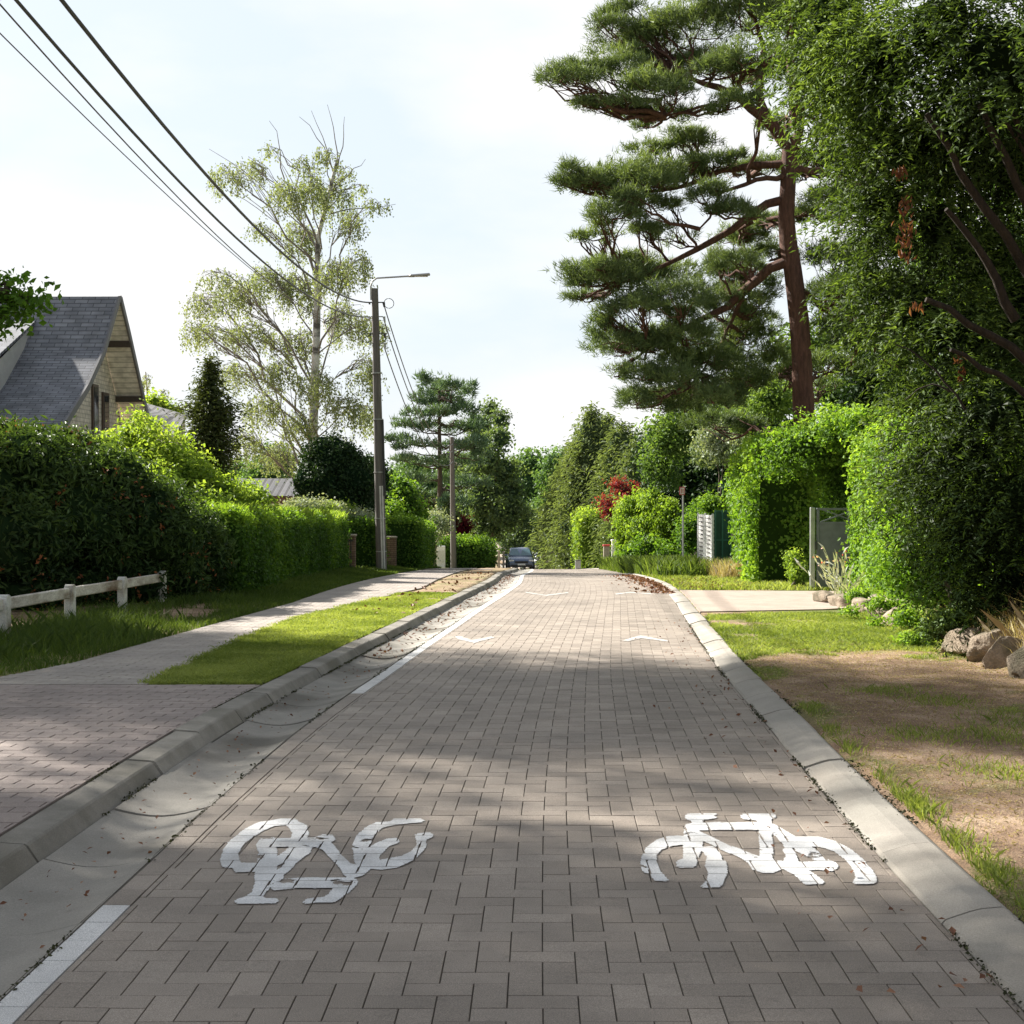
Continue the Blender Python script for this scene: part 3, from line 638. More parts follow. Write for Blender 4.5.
def tree(name, label, base, trunk, r0, r1, clumps, mat, K, n, sig, L, asp=.55, v0=.5, bark=None, corek=0, group=None, br=.35, bend=.08, cov=1.3, fol='crown', twigs=3, cat='tree', tmin=.25, k8=10, limb=True, **kw):
    t = thing(name, base, label, cat, group); c = MB(); s = MB(); tr = np.array(trunk, float)
    ts = np.linspace(0, 1, max(8, len(tr) * 2)); TP = interp_poly(tr, ts).T
    s.tube(TP, r0 + (r1 - r0) * ts ** .8, k8, wob=.03)
    s.build('trunk', bark or M['bark'], t, True)
    lb = MB(); hts = TP[:, 2]
    for i, (cc, rr, *q) in enumerate(clumps):
        cc = np.array(cc, float); rr = np.asarray(rr, float) * np.ones(3)
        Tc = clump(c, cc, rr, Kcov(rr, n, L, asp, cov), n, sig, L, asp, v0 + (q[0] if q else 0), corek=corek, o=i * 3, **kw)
        if limb:
            d = np.linalg.norm(cc[:2] - tr[-1][:2]); zt = cc[2] - d * br
            tt = np.clip(np.interp(zt, hts, ts), tmin, .97); a = interp_poly(tr, tt)
            ln = np.linalg.norm(cc - a); rb = np.clip(.022 * ln + .02, .02, r0 * .5)
            P = curve(a, cc, [0, 0, bend * ln], 7, .03); lb.tube(P, np.linspace(rb, rb * .35, 7), 6)
            for e in Tc[R.integers(0, len(Tc), twigs)]:
                w = P[R.integers(3, 7)]; lb.tube(curve(w, e, [0, 0, 0], 4, .05), np.linspace(rb * .35, .008, 4), 4, cap=False)
    c.build(fol, mat, t)
    if limb: lb.build('limbs', bark or M['bark'], t, True)
    return t
def C(x, y, Y, rx, ry, rd=None, v=0):
    s = Y / F
    if rd is not None and abs(rd) <= .4 and round(rd, 2) == rd: v = rd; rd = None
    return (pt(x, y, Y), (rx * s, (rd if rd is not None else (rx + ry) / 2 * s), ry * s), v)
def base_at(X, Y): return (X, Y, float(gz(X, Y)))
# ------------------------------------------------------------------ right side: yew
tr_b = base_at(6.3, 14.8)
cl = [C(835,20,15.2,45,45), C(880,70,14.6,55,55), C(940,30,14,60,60), C(1000,60,13.4,60,70), C(905,150,14.6,45,40), C(960,130,14.6,46,42,v=-.15), C(1020,170,14.6,44,50,v=-.1),
      C(845,85,15.2,35,38), C(880,205,15,34,32), C(935,225,14.8,36,36,v=.08), C(990,250,15.2,40,40,v=-.1), C(1025,310,14.6,44,50), C(915,305,15,36,40,v=.1), C(962,330,14.6,45,45,v=.08),
      C(945,400,14.8,40,36), C(1000,410,14,50,50), C(965,460,14.4,45,40,v=-.1), C(1020,500,13.8,50,50,v=-.2), C(975,530,14.6,36,50,v=-.2), C(1010,590,14.4,40,36,v=-.25), C(870,280,15.6,22,40), C(925,470,15.4,28,36,v=.05),
      ((7.5,14,9.5),(2.4,2.4,1.8)), ((7.6,13,6.5),(2.4,2.4,2.2)), ((7.4,14.5,3),(2,2,2.2)), ((5.2,14.5,8.6),(2.2,2,1.2))]
t = thing('yew_tree', tr_b, 'huge dark yew tree overhanging the right verge above the rocks', 'tree')
c = MB()
for i, (cc, rr, *q) in enumerate(cl):
    rr = np.array(rr); k = (rr[0] * rr[1] + rr[0] * rr[2] + rr[1] * rr[2]) / 3; vis = 1 if i < 22 else .55
    K = int(640 * k * vis) + 50
    D = sphere_dirs(K); rad = np.clip(1 - np.abs(R.normal(0, .3, K)), .1, 1) * (1 + .42 * nz(D * 1.5 + cc, 1.3, i))
    Tc = cc + D * rad[:, None] * rr
    # each twig is a drooping spray of narrow sprigs
    dr = unit(D * [1, 1, .3] + [-.25, -.1, -.45] + R.normal(0, .3, (K, 3)))
    m = 22; u = np.tile(np.linspace(0, 1, m), K)[:, None]
    Pp = np.repeat(Tc, m, 0) + np.repeat(dr, m, 0) * u * .60 + R.normal(0, .022, (K * m, 3)) + [0, 0, -.22] * u ** 2
    v = (.45 + q[0] * 1.0 if q else .45) - .30 * float(sm(860, 980, 512 + F * cc[0] / cc[1])) - .32 * float(sm(380, 520, YH + F * (H - cc[2]) / cc[1]))  # shade painted in: leaf tone darkens toward the lower right
    vv = v - .06 + .34 * np.repeat(nz(Tc, .55, 14), m) + np.repeat(R.normal(0, .14, K) + .18 * D[:, 2], m) + R.normal(0, .1, K * m) + .15 * u[:, 0]  # broad noise paints lighter masses and dark voids into the foliage
    sd = unit(np.cross(dr, [0, 0, 1.])); sd = np.repeat(sd, m, 0) * R.choice([-1, 1], (K * m, 1))
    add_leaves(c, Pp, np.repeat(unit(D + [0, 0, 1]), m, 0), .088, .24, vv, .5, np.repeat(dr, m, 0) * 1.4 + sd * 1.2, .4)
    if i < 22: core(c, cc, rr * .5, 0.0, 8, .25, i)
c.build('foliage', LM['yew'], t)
s = MB(); top = pt(1040, 20, 14.5)
s.tube([tr_b, pt(1075, 420, 14.8), pt(1060, 250, 14.8), top], [.3, .24, .2, .1], 9); s.build('trunk', M['bark'], t, True)
s = MB()
for a, b, r_ in ((pt(1060,345,13.6), pt(925,115,13.2), .06), (pt(1070,320,13.5), pt(978,105,13.1), .06), (pt(1065,290,13.6), pt(1005,100,13.3), .05), (pt(1015,320,13.4), pt(945,210,13.2), .05), (pt(1050,215,13.5), pt(1000,120,13.2), .04),
                 (pt(1070,400,13.6), pt(925,300,13.3), .055), (pt(1060,430,13.4), pt(950,350,13.2), .04), (pt(1050,400,14.8), pt(900,280,14.9), .03), (pt(965,410,13.4), pt(895,345,13.6), .012), (pt(1060,160,14.6), pt(840,60,15), .05), (pt(950,392,13.4), pt(905,400,13.6),.01)):
    s.tube(curve(a, b, [0, 0, .1], 8, .012), np.linspace(r_, r_ * .45, 8), 7)
s.build('limbs', M['darkbark'], t, True)
s = MB()
for (x, y0, y1, w, n) in ((905,195,268,4,70), (902,170,180,5,18), (961,356,385,2.5,26), (915,305,312,4,10)):
    yv = R.uniform(y0, y1, n); P = np.array([pt(x + R.normal(0, w), a, 14.0) for a in yv]); add_leaves(s, P, np.tile([0, -1., 0], (n, 1)), .09, .3, R.uniform(.2, 1, n), .5, np.tile([0, 0, -1.5], (n, 1)), .5)
s.build('dead_foliage', LM['orange'], t)
# ------------------------------------------------------------------ right hedge with gate arch
def leafy_panel(mb, c, r, K, n, L, v0, **kw): clump(mb, c, r, K, n, .06, L, .65, v0, **kw)
bh = base_at(5.6, 22)
t = thing('beech_hedge', bh, 'tall sunlit green hedge arching over the grey gate', 'hedge'); c = MB()
hb = lambda X, Y: G(Y) + .05
# near section from the gate to the yew
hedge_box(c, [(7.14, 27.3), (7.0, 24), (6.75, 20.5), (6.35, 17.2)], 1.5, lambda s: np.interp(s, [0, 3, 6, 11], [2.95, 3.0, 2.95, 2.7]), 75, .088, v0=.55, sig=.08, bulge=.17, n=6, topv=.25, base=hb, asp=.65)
# far section beyond the gate, rounded
c.build('near_foliage', LM['beech'], t); c = MB()
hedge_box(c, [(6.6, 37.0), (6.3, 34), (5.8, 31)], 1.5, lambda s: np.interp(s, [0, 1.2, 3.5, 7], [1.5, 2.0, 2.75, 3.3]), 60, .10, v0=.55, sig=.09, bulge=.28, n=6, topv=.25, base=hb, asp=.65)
c.build('far_foliage', LM['beech'], t); c = MB()
for a in (C(842,475,29.6,20,44,v=-.3), C(855,440,29,24,30), C(825,450,30.2,24,24,v=-.2), C(815,445,29.3,40,28), C(845,430,28.6,36,22), C(790,450,30,30,26), C(870,425,27.5,30,18)):  # clump behind the gate gets dark leaf tone as painted recess shade
    clump(c, a[0], np.array(a[1]), 420, 6, .08, .085, .65, .6 + a[2], corek=.55, lump=.3)
c.build('arch_foliage', LM['beech'], t)
for a in ((6.95, 24), (6.55, 20.5), (6.2, 34), (5.8, 31.2)):
    s = MB(); s.tube([(a[0], a[1], hb(*a) - .05), (a[0], a[1], hb(*a) + 1.6)], [.06, .03], 6); s.build('stem', M['bark'], t)
# low bush at the near end of the hedge
bush('hazel_bush', 'loose light green bush in front of the hedge, under the yew', 'bush', base_at(5.05, 15.9),
     [C(918,552,16.8,34,46,v=.05), C(902,572,17.4,20,24,v=.1), C(944,584,16.6,26,26), C(905,500,17.4,30,32,v=.1), C(945,530,16.6,28,42,v=-.05)], LM['beech'], 420, 6, .07, .062, v0=.52, corek=.6, lump=.35)
bush('ivy_clump', 'low glossy ivy trailing over the rocks below the yew', 'plant', base_at(4.55, 14.6),
     [C(950,622,14.6,24,12), C(985,606,14.6,26,14), C(935,632,14.9,14,9)], LM['rhodo'], 900, 5, .04, .06, v0=.75, corek=.5)
bush('weeds', 'bright leafy weeds growing along the low stone edging', 'plant', base_at(4.75, 18),
     [C(858,596,21.2,12,7), C(884,604,19.3,14,9), C(908,616,17.6,15,9), C(930,630,16.2,14,8), C(915,640,15.6,16,5), C(875,622,18,7,3), C(850,611,19.5,7,3)], LM['beech'], 900, 6, .05, .05, v0=.75, corek=.3, stems=False, lump=.4)
bush('golden_shrub', 'small yellow-green shrub at the left foot of the gate', 'bush', base_at(5.75, 28.6), [C(799,573,28.8,10,12), C(793,560,29,8,10)], LM['lime'], 420, 6, .05, .06, v0=.5, corek=.5)
# reddish flower spikes in front of the gate
t = thing('flowering_plant', base_at(5.88, 26.0), 'spiky plant with pinkish red flowers before the gate', 'plant'); c = MB(); f = MB()
for k in range(26):
    b = np.array(base_at(5.92 + R.normal(0, .12), 26.0 + R.normal(0, .1))); h = R.uniform(.25, .85); tip = b + [R.normal(0, .22) - .05, R.normal(0, .12), h]
    P = curve(b, tip, [0, 0, .05], 5, .01); add_leaves(c, P, np.tile([0, -1., .2], (5, 1)), .24, .14, .7 + R.normal(0, .1, 5), .4, np.tile(tip - b, (5, 1)) * 3, .2)
    if h > .6: add_leaves(f, P[-2:] + R.normal(0, .02, (2, 3)), np.tile([0, -1., .2], (2, 1)), .06, .6, R.uniform(.3, 1, 2), .6)
c.build('leaves', LM['silver'], t); f.build('flowers', LM['pink'], t)['kind'] = 'stuff'
# gate
gb = base_at(6.05, 28.0)
t = thing('garden_gate', (gb[0], gb[1], G(28) + .07), 'grey sheet metal gate with a crossed top panel under the hedge arch', 'gate')
z0 = G(28.) + .10; gx0, gx1 = PX(818, 28), PX(860, 28); zt = H - (508 - YH) / F * 28; zm = H - (523 - YH) / F * 28
q = MB(); q.box(((gx0 + gx1) / 2, 28.0, (z0 + zm) / 2 + .02), (gx1 - gx0 - .03, .02, zm - z0 - .04)); q.build('panel', M['gate'], t)
q = MB()
for (x, y, w, h) in ((gx0, (z0 + zt) / 2, .05, zt - z0), (gx1, (z0 + zt) / 2, .05, zt - z0)): q.box((x, 28, y), (w, .05, h), bev=.005)
for z in (z0 + .02, zm, zt - .02): q.box(((gx0 + gx1) / 2, 28, z), (gx1 - gx0 - .055, .04, .04))
for s_ in (-1, 1):
    ln = math.hypot(gx1 - gx0, zt - zm); an = math.atan2(zt - zm, (gx1 - gx0)) * s_
    q.box(((gx0 + gx1) / 2, 28 + .003 * s_, (zm + zt) / 2), (ln - .12, .02, .025), rot=[[math.cos(an), 0, -math.sin(an)], [0, 1, 0], [math.sin(an), 0, math.cos(an)]])
q.box((PX(849, 28), 28.02, (zm + zt) / 2), (.025, .02, zt - zm - .05)); q.build('frame', M['gate'], t)
q = MB(); q.box((gx0 - .10, 28.03, (z0 + zt) / 2), (.09, .09, zt - z0 + .02), bev=.008); q.build('gate_post', M['steel'], t)
q = MB(); q.box((gx0 - .04, 27.95, z0 + .8), (.03, .05, .16), bev=.005); q.build('lock', M['dark'], t)
# low stone edging and rocks
def rock(mb, c, d, o=0, sub=9, rot=0):
    th = np.linspace(0, np.pi, sub); ph = np.linspace(0, 2 * np.pi, sub * 2 + 1)
    T, Pp = np.meshgrid(th, ph, indexing='ij'); D = np.stack([np.sin(T) * np.cos(Pp), np.sin(T) * np.sin(Pp), np.cos(T)], -1)
    B = D / (np.abs(D) ** 4.5).sum(-1, keepdims=True) ** (1 / 4.5)
    k = 1 + .16 * nz((D * 1.0).reshape(-1, 3) + np.array(c) * 3, 1, o).reshape(T.shape) + .05 * nz((D * 4.0).reshape(-1, 3) + np.array(c) * 3, 1, o + 3).reshape(T.shape); k[:, -1] = k[:, 0]
    P = B * k[..., None] * np.array(d) / 2
    rg = np.random.default_rng(o * 7 + 3)
    for _ in range(9):
        nn_ = unit(rg.normal(0, 1, 3) + [0, 0, .3]); dd_ = np.abs(nn_ * np.array(d) / 2).sum() * rg.uniform(.42, .66); ov = np.maximum(0, P @ nn_ - dd_); P = P - ov[..., None] * nn_ * .93
    ca, sa = math.cos(rot), math.sin(rot)
    P = np.stack([P[..., 0] * ca - P[..., 1] * sa, P[..., 0] * sa + P[..., 1] * ca, P[..., 2]], -1) + np.array(c); mb.grid(P[..., 0], P[..., 1], P[..., 2])
pos = [(826,601,.5,.16), (846,606,.55,.2), (865,612,.5,.22), (882,619,.42,.26), (898,626,.44,.26)]
for i, (x, y, w, h) in enumerate(pos):
    X, Y = road_at(x, y, .06); b = (float(X), float(Y), float(G(Y)) + .05); q = MB(); rock(q, (b[0], b[1], b[2] + h * .35), (.30, w * 1.7, h + .06), i, rot=.12, sub=20)
    o = q.build('edging_stone', M['rock'], None, True); tag(o, ['flat pale edging stone nearest the grey gate', 'second edging stone from the gate, long and low', 'middle stone of the low hedge edging', 'taller edging stone before the last one', 'end edging stone under the weeds'][i], 'stone', 'low stones edging the hedge')
for i, (x, y, d, l) in enumerate([((970,641),14.2,(.42,.45,.26),'smallest brown rock beside the ivy'), ((990,647),13.7,(.34,.5,.30),'brown rock, middle of the rock row'), ((1014,655),13.1,(.44,.55,.36),'large pale rock at the right picture edge'), ((1044,672),12.4,(.5,.7,.40),'rock at the near end of the rock row'), ((948,650),14.6,(.22,.2,.10),'dark low stone lying in the grass before the ivy')]):
    p = pt(x[0], x[1], y); q = MB(); rock(q, p, d, i + 5, rot=i * .7, sub=30); tag(q.build('rock', M['rock'], None, False), l, 'rock', 'rocks holding the bank')
# dry tall grass on the bank
def blades(mb, X, Y, h, w, v, lean=.35, z=None, dz=0):
    n = len(X); z = gsurf(X, Y) if z is None else z
    a = R.uniform(0, 2 * np.pi, n); hh = h * R.uniform(.5, 1.3, n)
    B = np.stack([X, Y, z - .01 + dz], -1); s = np.stack([np.cos(a), np.sin(a), np.zeros(n)], -1) * (np.broadcast_to(w, (n,))[:, None] / 2)
    ld = R.normal(0, lean, (n, 2)) * hh[:, None]
    mid = B + np.c_[ld * .35, hh * .6]; tip = B + np.c_[ld, hh]
    V = np.stack([B - s, B + s, mid + s * .7, tip, mid - s * .7], 1)
    mb.add(V.reshape(-1, 3), np.arange(5 * n).reshape(n, 5), np.clip(v, 0, 1))
c = MB(); n = 9000; Y = R.uniform(11.0, 16.2, n); X = CX(Y) + R.uniform(4.15, 6.2, n); blades(c, X, Y, .28, .007, R.uniform(0, 1, n), .5)
tag(c.build('dry_grass', LM['dry']), 'dry straw coloured grass on the bank above the rocks', 'grass', kind='stuff')
# verge grass
def field(n, x0, x1, y0, y1, thr, rel=True, soft=.25):
    Y = y0 + (y1 - y0) * R.uniform(0, 1, n) ** 1.15; X = R.uniform(x0, x1, n) + (CX(Y) if rel else 0)
    g = grassness(X, Y) + .25 * nz(np.stack([X, Y], -1), 4.5, 13); k = R.uniform(0, 1, n) < sm(thr, thr + soft, g); return X[k], Y[k], g[k]
c = MB(); X, Y, g = field(150000, 1.80, 4.6, 3.5, 21.3, .55)
k = ~((Y > 20.8)); X, Y, g = X[k], Y[k], g[k]; blades(c, X, Y, .022 + .018 * (Y > 14), .004 + .0003 * Y, .5 + .25 * nz(np.stack([X, Y], -1), 1.1, 3) + R.normal(0, .15, len(X)), .7)
X, Y, g = field(40000, 1.80, 6.5, 27.9, 60, .2); k = Y > 28.2 - .3 * (X - 3); X, Y = X[k], Y[k]; blades(c, X, Y, .10, .02, .55 + .25 * nz(np.stack([X, Y], -1), .7, 3) + R.normal(0, .15, len(X)), .5)
# tufts along the kerb
for (yc, n_) in ((6.9, 260), (7.25, 200), (6.3, 200), (7.7, 90), (5.8, 220), (8.6, 110), (9.3, 80), (5.2, 150), (10.2, 90)):
    Y = R.normal(yc, .13, n_); X = CX(Y) + HW + .30 + np.abs(R.normal(0, .07, n_)); blades(c, X, Y, .06, .006, R.uniform(.3, .8, n_), .5)
for (x_, y_) in ((925,735), (1010,770), (1000,735), (940,700), (1020,720), (885,690)):
    xx, yy_ = road_at(x_, y_, .06); n_ = 420; X = R.normal(xx, .16, n_); Y = R.normal(yy_, .2, n_); blades(c, X, Y, .05, .006, R.uniform(.3, .8, n_), .6)
tag(c.build('verge_grass', LM['grass']), 'patchy short grass on the right verge', 'grass', kind='stuff')
c = MB(); Y = 11.7 + 14.5 * R.uniform(0, 1, 130000) ** 1.1; a0 = path_edges(Y)[1] - .02 + .05 * R.normal(0, 1, len(Y)); a1 = CX(Y) - HW - GUT - .235; X = a0 + (a1 - a0) * R.uniform(0, 1, len(Y))
g = grassness(X, Y) + .2 * nz(np.stack([X, Y], -1), 4, 13); k = R.uniform(0, 1, len(Y)) < sm(.25, .6, g); X, Y = X[k], Y[k]; blades(c, X, Y, .035, .005 + .0003 * Y, .55 + .25 * nz(np.stack([X, Y], -1), 1.3, 3) + R.normal(0, .15, len(X)), .7)
tag(c.build('strip_grass', LM['grass']), 'short grass strip between kerb and footpath on the left', 'grass', kind='stuff')
c = MB(); n = 60000; Y = R.uniform(11.5, 60, n); X = path_edges(Y)[0] - .02 - np.abs(R.uniform(0, 1.6, n)); X = np.minimum(X, path_edges(Y)[0] + np.abs(R.normal(0, .06, n)) * (R.uniform(0, 1, n) < .3))
g = grassness(X, Y); k = (R.uniform(0, 1, n) < sm(.3, .7, g)) ; X, Y = X[k], Y[k]
blades(c, X, Y, .07 + .07 * sm(.3, 1.2, path_edges(Y)[0] - X), .006 + .0004 * Y, .45 + .25 * nz(np.stack([X, Y], -1), .8, 3) + R.normal(0, .15, len(X)), .45)
for (xx, yy_, n_, sx) in ((-4.95, 15.8, 2600, .45), (-5.1, 17.6, 1800, .4), (-5.9, 14.6, 2500, .5), (-5.2, 19.2, 900, .3)):
    X = R.normal(xx, sx, n_); Y = R.normal(yy_, .7, n_); X = np.minimum(X, path_edges(Y)[0] - .05); blades(c, X, Y, .20, .007, R.uniform(.2, .7, n_), .5)
tag(c.build('bank_grass', LM['lush']), 'longer lush grass between the footpath and the left hedge', 'grass', kind='stuff')
# far right bank, tall grass by the white panel
c = MB(); n = 16000; Y = R.uniform(36, 62, n); X = np.interp(Y, [36, 45, 62], [4.2, 4.1, 4.3]) + R.uniform(-.6, 2.4, n); blades(c, X, Y, .45, .035, .55 + R.normal(0, .2, n), .4)
tag(c.build('tall_grass', LM['lush']), 'tall green grass below the golden shrub on the right', 'grass', kind='stuff')
c = MB(); n = 2600; Y = R.uniform(34, 39, n); X = R.uniform(4.9, 6.0, n); blades(c, X, Y, .42, .015, R.uniform(0, 1, n), .4)
tag(c.build('reed_grass', LM['dry']), 'straw coloured seeding grass beside the white fence panel', 'grass', kind='stuff')
# leaf litter
c = MB()
def litter(X, Y, dz, L=.05, v=None):
    n = len(X); P = np.stack([X, Y, G(Y) + dz + R.uniform(.005, .02, n)], -1); add_leaves(c, P, np.tile([0, 0, 1.], (n, 1)), L, .6, R.uniform(0, 1, n) if v is None else v, .45)
Y = R.uniform(27, 41, 900); X = CX(Y) + HW - np.abs(R.normal(0, .32, 900)) * R.uniform(.2, 1.4, 900) + .12; litter(X, Y, .01, .085)
Y = R.uniform(28, 34, 500); X = CX(Y) + HW + .35 + np.abs(R.normal(0, .8, 500)); litter(X, Y, .075, .09)
Y = R.uniform(15, 45, 420); X = CX(Y) - HW - GUT * R.uniform(.1, 1, 420) ** .6; litter(X, Y, -.035, .055, R.uniform(0, .5, 420))
Y = R.uniform(4.3, 16, 160); X = CX(Y) - HW - R.uniform(.05, GUT - .05, 160); litter(X, Y, -.03, .025)
Y = R.uniform(4.4, 20, 140); X = CX(Y) + HW - np.abs(R.normal(0, .25, 140)); litter(X, Y, .003, .035)
Y = R.uniform(20, 44, 110); X = CX(Y) - 2.3 - R.uniform(.0, .9, 110); litter(X, Y, .08, .085, R.uniform(0, .4, 110))
tag(c.build('fallen_leaves', LM['litter']), 'brown fallen leaves gathered in the gutters and along the kerbs', 'leaves', kind='stuff')
c = MB()
def seam(off, side, n, y0, y1, dz, wid=.012):
    Y = y0 + (y1 - y0) * R.uniform(0, 1, n); m_ = nz(np.stack([Y * 1.0, np.full(n, off)], -1), 1.2, 5) > .05; Y = Y[m_]; n = len(Y); X = CX(Y) + side * (HW + off) + R.normal(0, wid, n)
    P = np.stack([X, Y, G(Y) + dz + R.uniform(0, .008, n)], -1); add_leaves(c, P, np.tile([0, 0, 1.], (n, 1)), .016, .7, R.uniform(0, 1, n), .8)
seam(GUT, -1, 2600, 4.2, 20, -.015); seam(GUT + .23, -1, 3400, 4.2, 20, .055); seam(.0, 1, 1800, 4.2, 20, .0); seam(.0, -1, 900, 4.2, 20, -.004); seam(.25, 1, 2200, 4.2, 20, .045, .02)
tag(c.build('moss', LM['moss']), 'moss and dirt caught along the kerb and gutter joints', 'moss', kind='stuff')
c = MB(); n = 34000; Y = 4 + 12 * R.uniform(0, 1, n); X = CX(Y) + R.uniform(1.85, 4.6, n); P = np.stack([X, Y, gsurf(X, Y) + .004], -1); add_leaves(c, P, np.tile([0, 0, 1.], (n, 1)), .022, .3, R.uniform(0, 1, n) ** 1.4, .5)
tag(c.build('wood_chips', LM['dry']), 'straw and chips scattered on the bare right verge', 'litter', kind='stuff')
# ------------------------------------------------------------------ left: fence
fpts = [(15.6, -5.47), (17.8, -5.43), (20.0, -5.38), (22.2, -5.36)]
fp = [(13.4, -5.50)] + fpts
t = thing('low_fence', (-5.43, 17.8, float(gz(-5.43, 17.8))), 'low white post and rail fence with flaking paint in front of the rhododendrons', 'fence')
for i, (Y, X) in enumerate(fp):
    g = float(gz(X, Y)); q = MB(); z1 = g + .44
    q.box((X, Y, g + .19), (.10, .17, .48), bev=.012); q.tube([(X - .053, Y, g + .42), (X + .053, Y, g + .42)], .083, 12); q.build('post', M['white'], t)
for (a, b) in zip(fp[:-1], fp[1:]):
    q = MB(); P0 = np.array([a[1], a[0] + .09, gz(a[1], a[0]) + .40]); P1 = np.array([b[1], b[0] - .09, gz(b[1], b[0]) + .40]); d = unit(P1 - P0)
    sx = unit(np.cross(d, [0, 0, 1])); Rm = np.stack([sx, d, np.cross(sx, d)], 1); q.box((P0 + P1) / 2, (.055, np.linalg.norm(P1 - P0), .13), rot=Rm, bev=.012); q.build('rail', M['rail'], t)
# rhododendron mass, three shrubs
def rh(x, y, Y, rx, ry, v=0): return C(x, y, Y, rx, ry, None, v)
def flowers(cs):
    def f(t):
        s = MB()
        for cc, rr, *q in cs:
            D = sphere_dirs(14); D[:, 1] = -np.abs(D[:, 1]); P = np.array(cc) + D * np.array(rr) * 1.0; P = np.repeat(P, 6, 0) + R.normal(0, .045, (14 * 6, 3)); add_leaves(s, P, np.repeat(D, 6, 0), .07, .5, R.uniform(.2, 1, len(P)), .7)
        s.build('faded_flowers', LM['rust'], t)['kind'] = 'stuff'
    return f
a = [rh(25,475,21.5,60,48), rh(10,545,20.5,60,45,-.15), rh(-40,500,21,70,70), rh(80,520,21.8,50,50,-.1), rh(-20,455,23,50,34), rh(30,436,22.4,20,12,.1), rh(66,440,22.6,14,10,.1), rh(8,432,22.8,14,9,.1), rh(15,592,20.6,50,24,-.3), rh(-40,600,20,50,30,-.3)]  # lowest clumps darkened in tone to imitate shade under the bush
bush('rhododendron', 'dark rhododendron at the left picture edge behind the fence', 'bush', base_at(-7.4, 21.5), a, LM['rhodo'], 170, 10, .10, .13, .32, v0=.45, corek=.82, extra=flowers(a), group=None)
a = [rh(112,494,22.5,44,42), rh(150,530,22.6,48,48,-.1), rh(105,560,22,36,36,-.2), rh(78,458,23.5,32,24), rh(75,585,21.6,44,22,-.3), rh(130,585,22.2,40,22,-.3)]  # shade at the foot painted by darker low clumps
bush('rhododendron', 'dark rhododendron with rusty dead flower heads behind the middle fence posts', 'bush', base_at(-6.3, 22.6), a, LM['rhodo'], 170, 10, .10, .13, .32, v0=.45, corek=.82, extra=flowers(a))
a = [rh(185,540,24,36,34), rh(206,560,24,22,30,-.1), rh(175,572,23.2,28,34,-.15), rh(160,508,24.3,28,26)]
bush('rhododendron', 'dark rhododendron at the right end of the fence beside the trimmed hedge', 'bush', base_at(-5.6, 24), a, LM['rhodo'], 190, 10, .10, .12, .32, v0=.48, corek=.82, extra=flowers(a))
bush('philadelphus_bush', 'tall yellow-green bush in sun before the gable', 'bush', base_at(-7.9, 28.5), [C(136,444,28.5,24,28), C(160,460,28,34,30), C(108,452,29,18,18), C(188,482,27.5,30,26), C(150,490,26.6,30,24,v=-.1), C(205,515,26.4,28,26,v=-.15)], LM['lime'], 150, 9, .11, .10, .5, v0=.5, corek=.6, lump=.35)
bush('forsythia_bush', 'yellow-green arching bush between gable bush and trimmed hedge', 'bush', base_at(-6.6, 29), [C(215,495,28,34,20), C(245,503,29,28,18), C(228,525,27.5,34,18,-.2)], LM['lime'], 190, 9, .10, .09, .5, v0=.45, corek=.6, lump=.35)
# trimmed hedge up to the first brick pillar
t = thing('trimmed_hedge', base_at(-5.3, 33), 'long trimmed hedge with sunlit yellow-green top along the left footpath', 'hedge'); c = MB()
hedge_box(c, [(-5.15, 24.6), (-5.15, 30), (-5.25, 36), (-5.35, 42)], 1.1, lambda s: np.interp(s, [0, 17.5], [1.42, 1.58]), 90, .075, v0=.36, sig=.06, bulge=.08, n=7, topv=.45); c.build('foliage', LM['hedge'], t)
c = MB(); n = 5000; Y = R.uniform(24.6, 42, n); X = -5.2 + R.uniform(-.5, .45, n); blades(c, X, Y, .20, .03, R.uniform(.2, .9, n), .4, z=gz(X, Y) + np.interp(Y, [24.6, 42], [1.36, 1.53])); c.build('young_shoots', LM['lime'], t)
for i, (x, Y, top, l) in enumerate(((350, 43.0, 535, 'brown brick gate pillar left of the lamp pole'), (391.5, 50.0, 537, 'brown brick gate pillar right of the lamp pole'))):
    X = PX(x, Y); g = float(gz(X, Y)); z1 = H - (top - YH) / F * Y; t = thing('brick_pillar', (X, Y, g), l, 'pillar', 'brick gate pillars by the lamp pole'); w = .32
    q = MB(); q.box((X, Y, (g + z1) / 2 - .04), (w, w, z1 - g), bev=.01); q.build('shaft', M['brickp'], t); q = MB(); q.box((X, Y, z1 - .005), (w + .06, w + .06, .06), bev=.012); q.build('cap', M['wood'], t)
def hseg(name, label, pts, w, h, mat, dens=60, L=.09, v0=.4, topv=.35, bulge=.12, base=None, sig=.09, n=6):
    t = thing(name, base_at(pts[0][0], pts[0][1]), label, 'hedge'); c = MB(); hedge_box(c, pts, w, h, dens, L, v0=v0, sig=sig, bulge=bulge, n=n, topv=topv, base=base); c.build('foliage', mat, t); return t
hseg('hedge_block', 'short hedge block between the left pillar and the lamp pole', [(PX(362, 44.5), 44.2), (PX(366, 48), 48.5)], 1.0, 1.55, LM['hedge'])
hseg('hedge_block', 'clipped hedge right of the lamp pole behind the second pillar', [(PX(400, 51), 50.6), (PX(415, 58), 58)], 1.5, 1.75, LM['hedge'], dens=45)
hseg('hedge_block', 'rounded clipped hedge beyond the second pole', [(PX(464, 98), 96), (PX(472, 110), 110)], 3.0, 1.9, LM['hedge'], dens=14, L=.18, sig=.2, bulge=.3)
t = thing('iron_gate', (PX(344, 42.4), 42.4, float(gz(-4.9, 42.4))), 'dark closed gate beside the left brick pillar', 'gate'); q = MB(); g = float(gz(-4.9, 42.4))
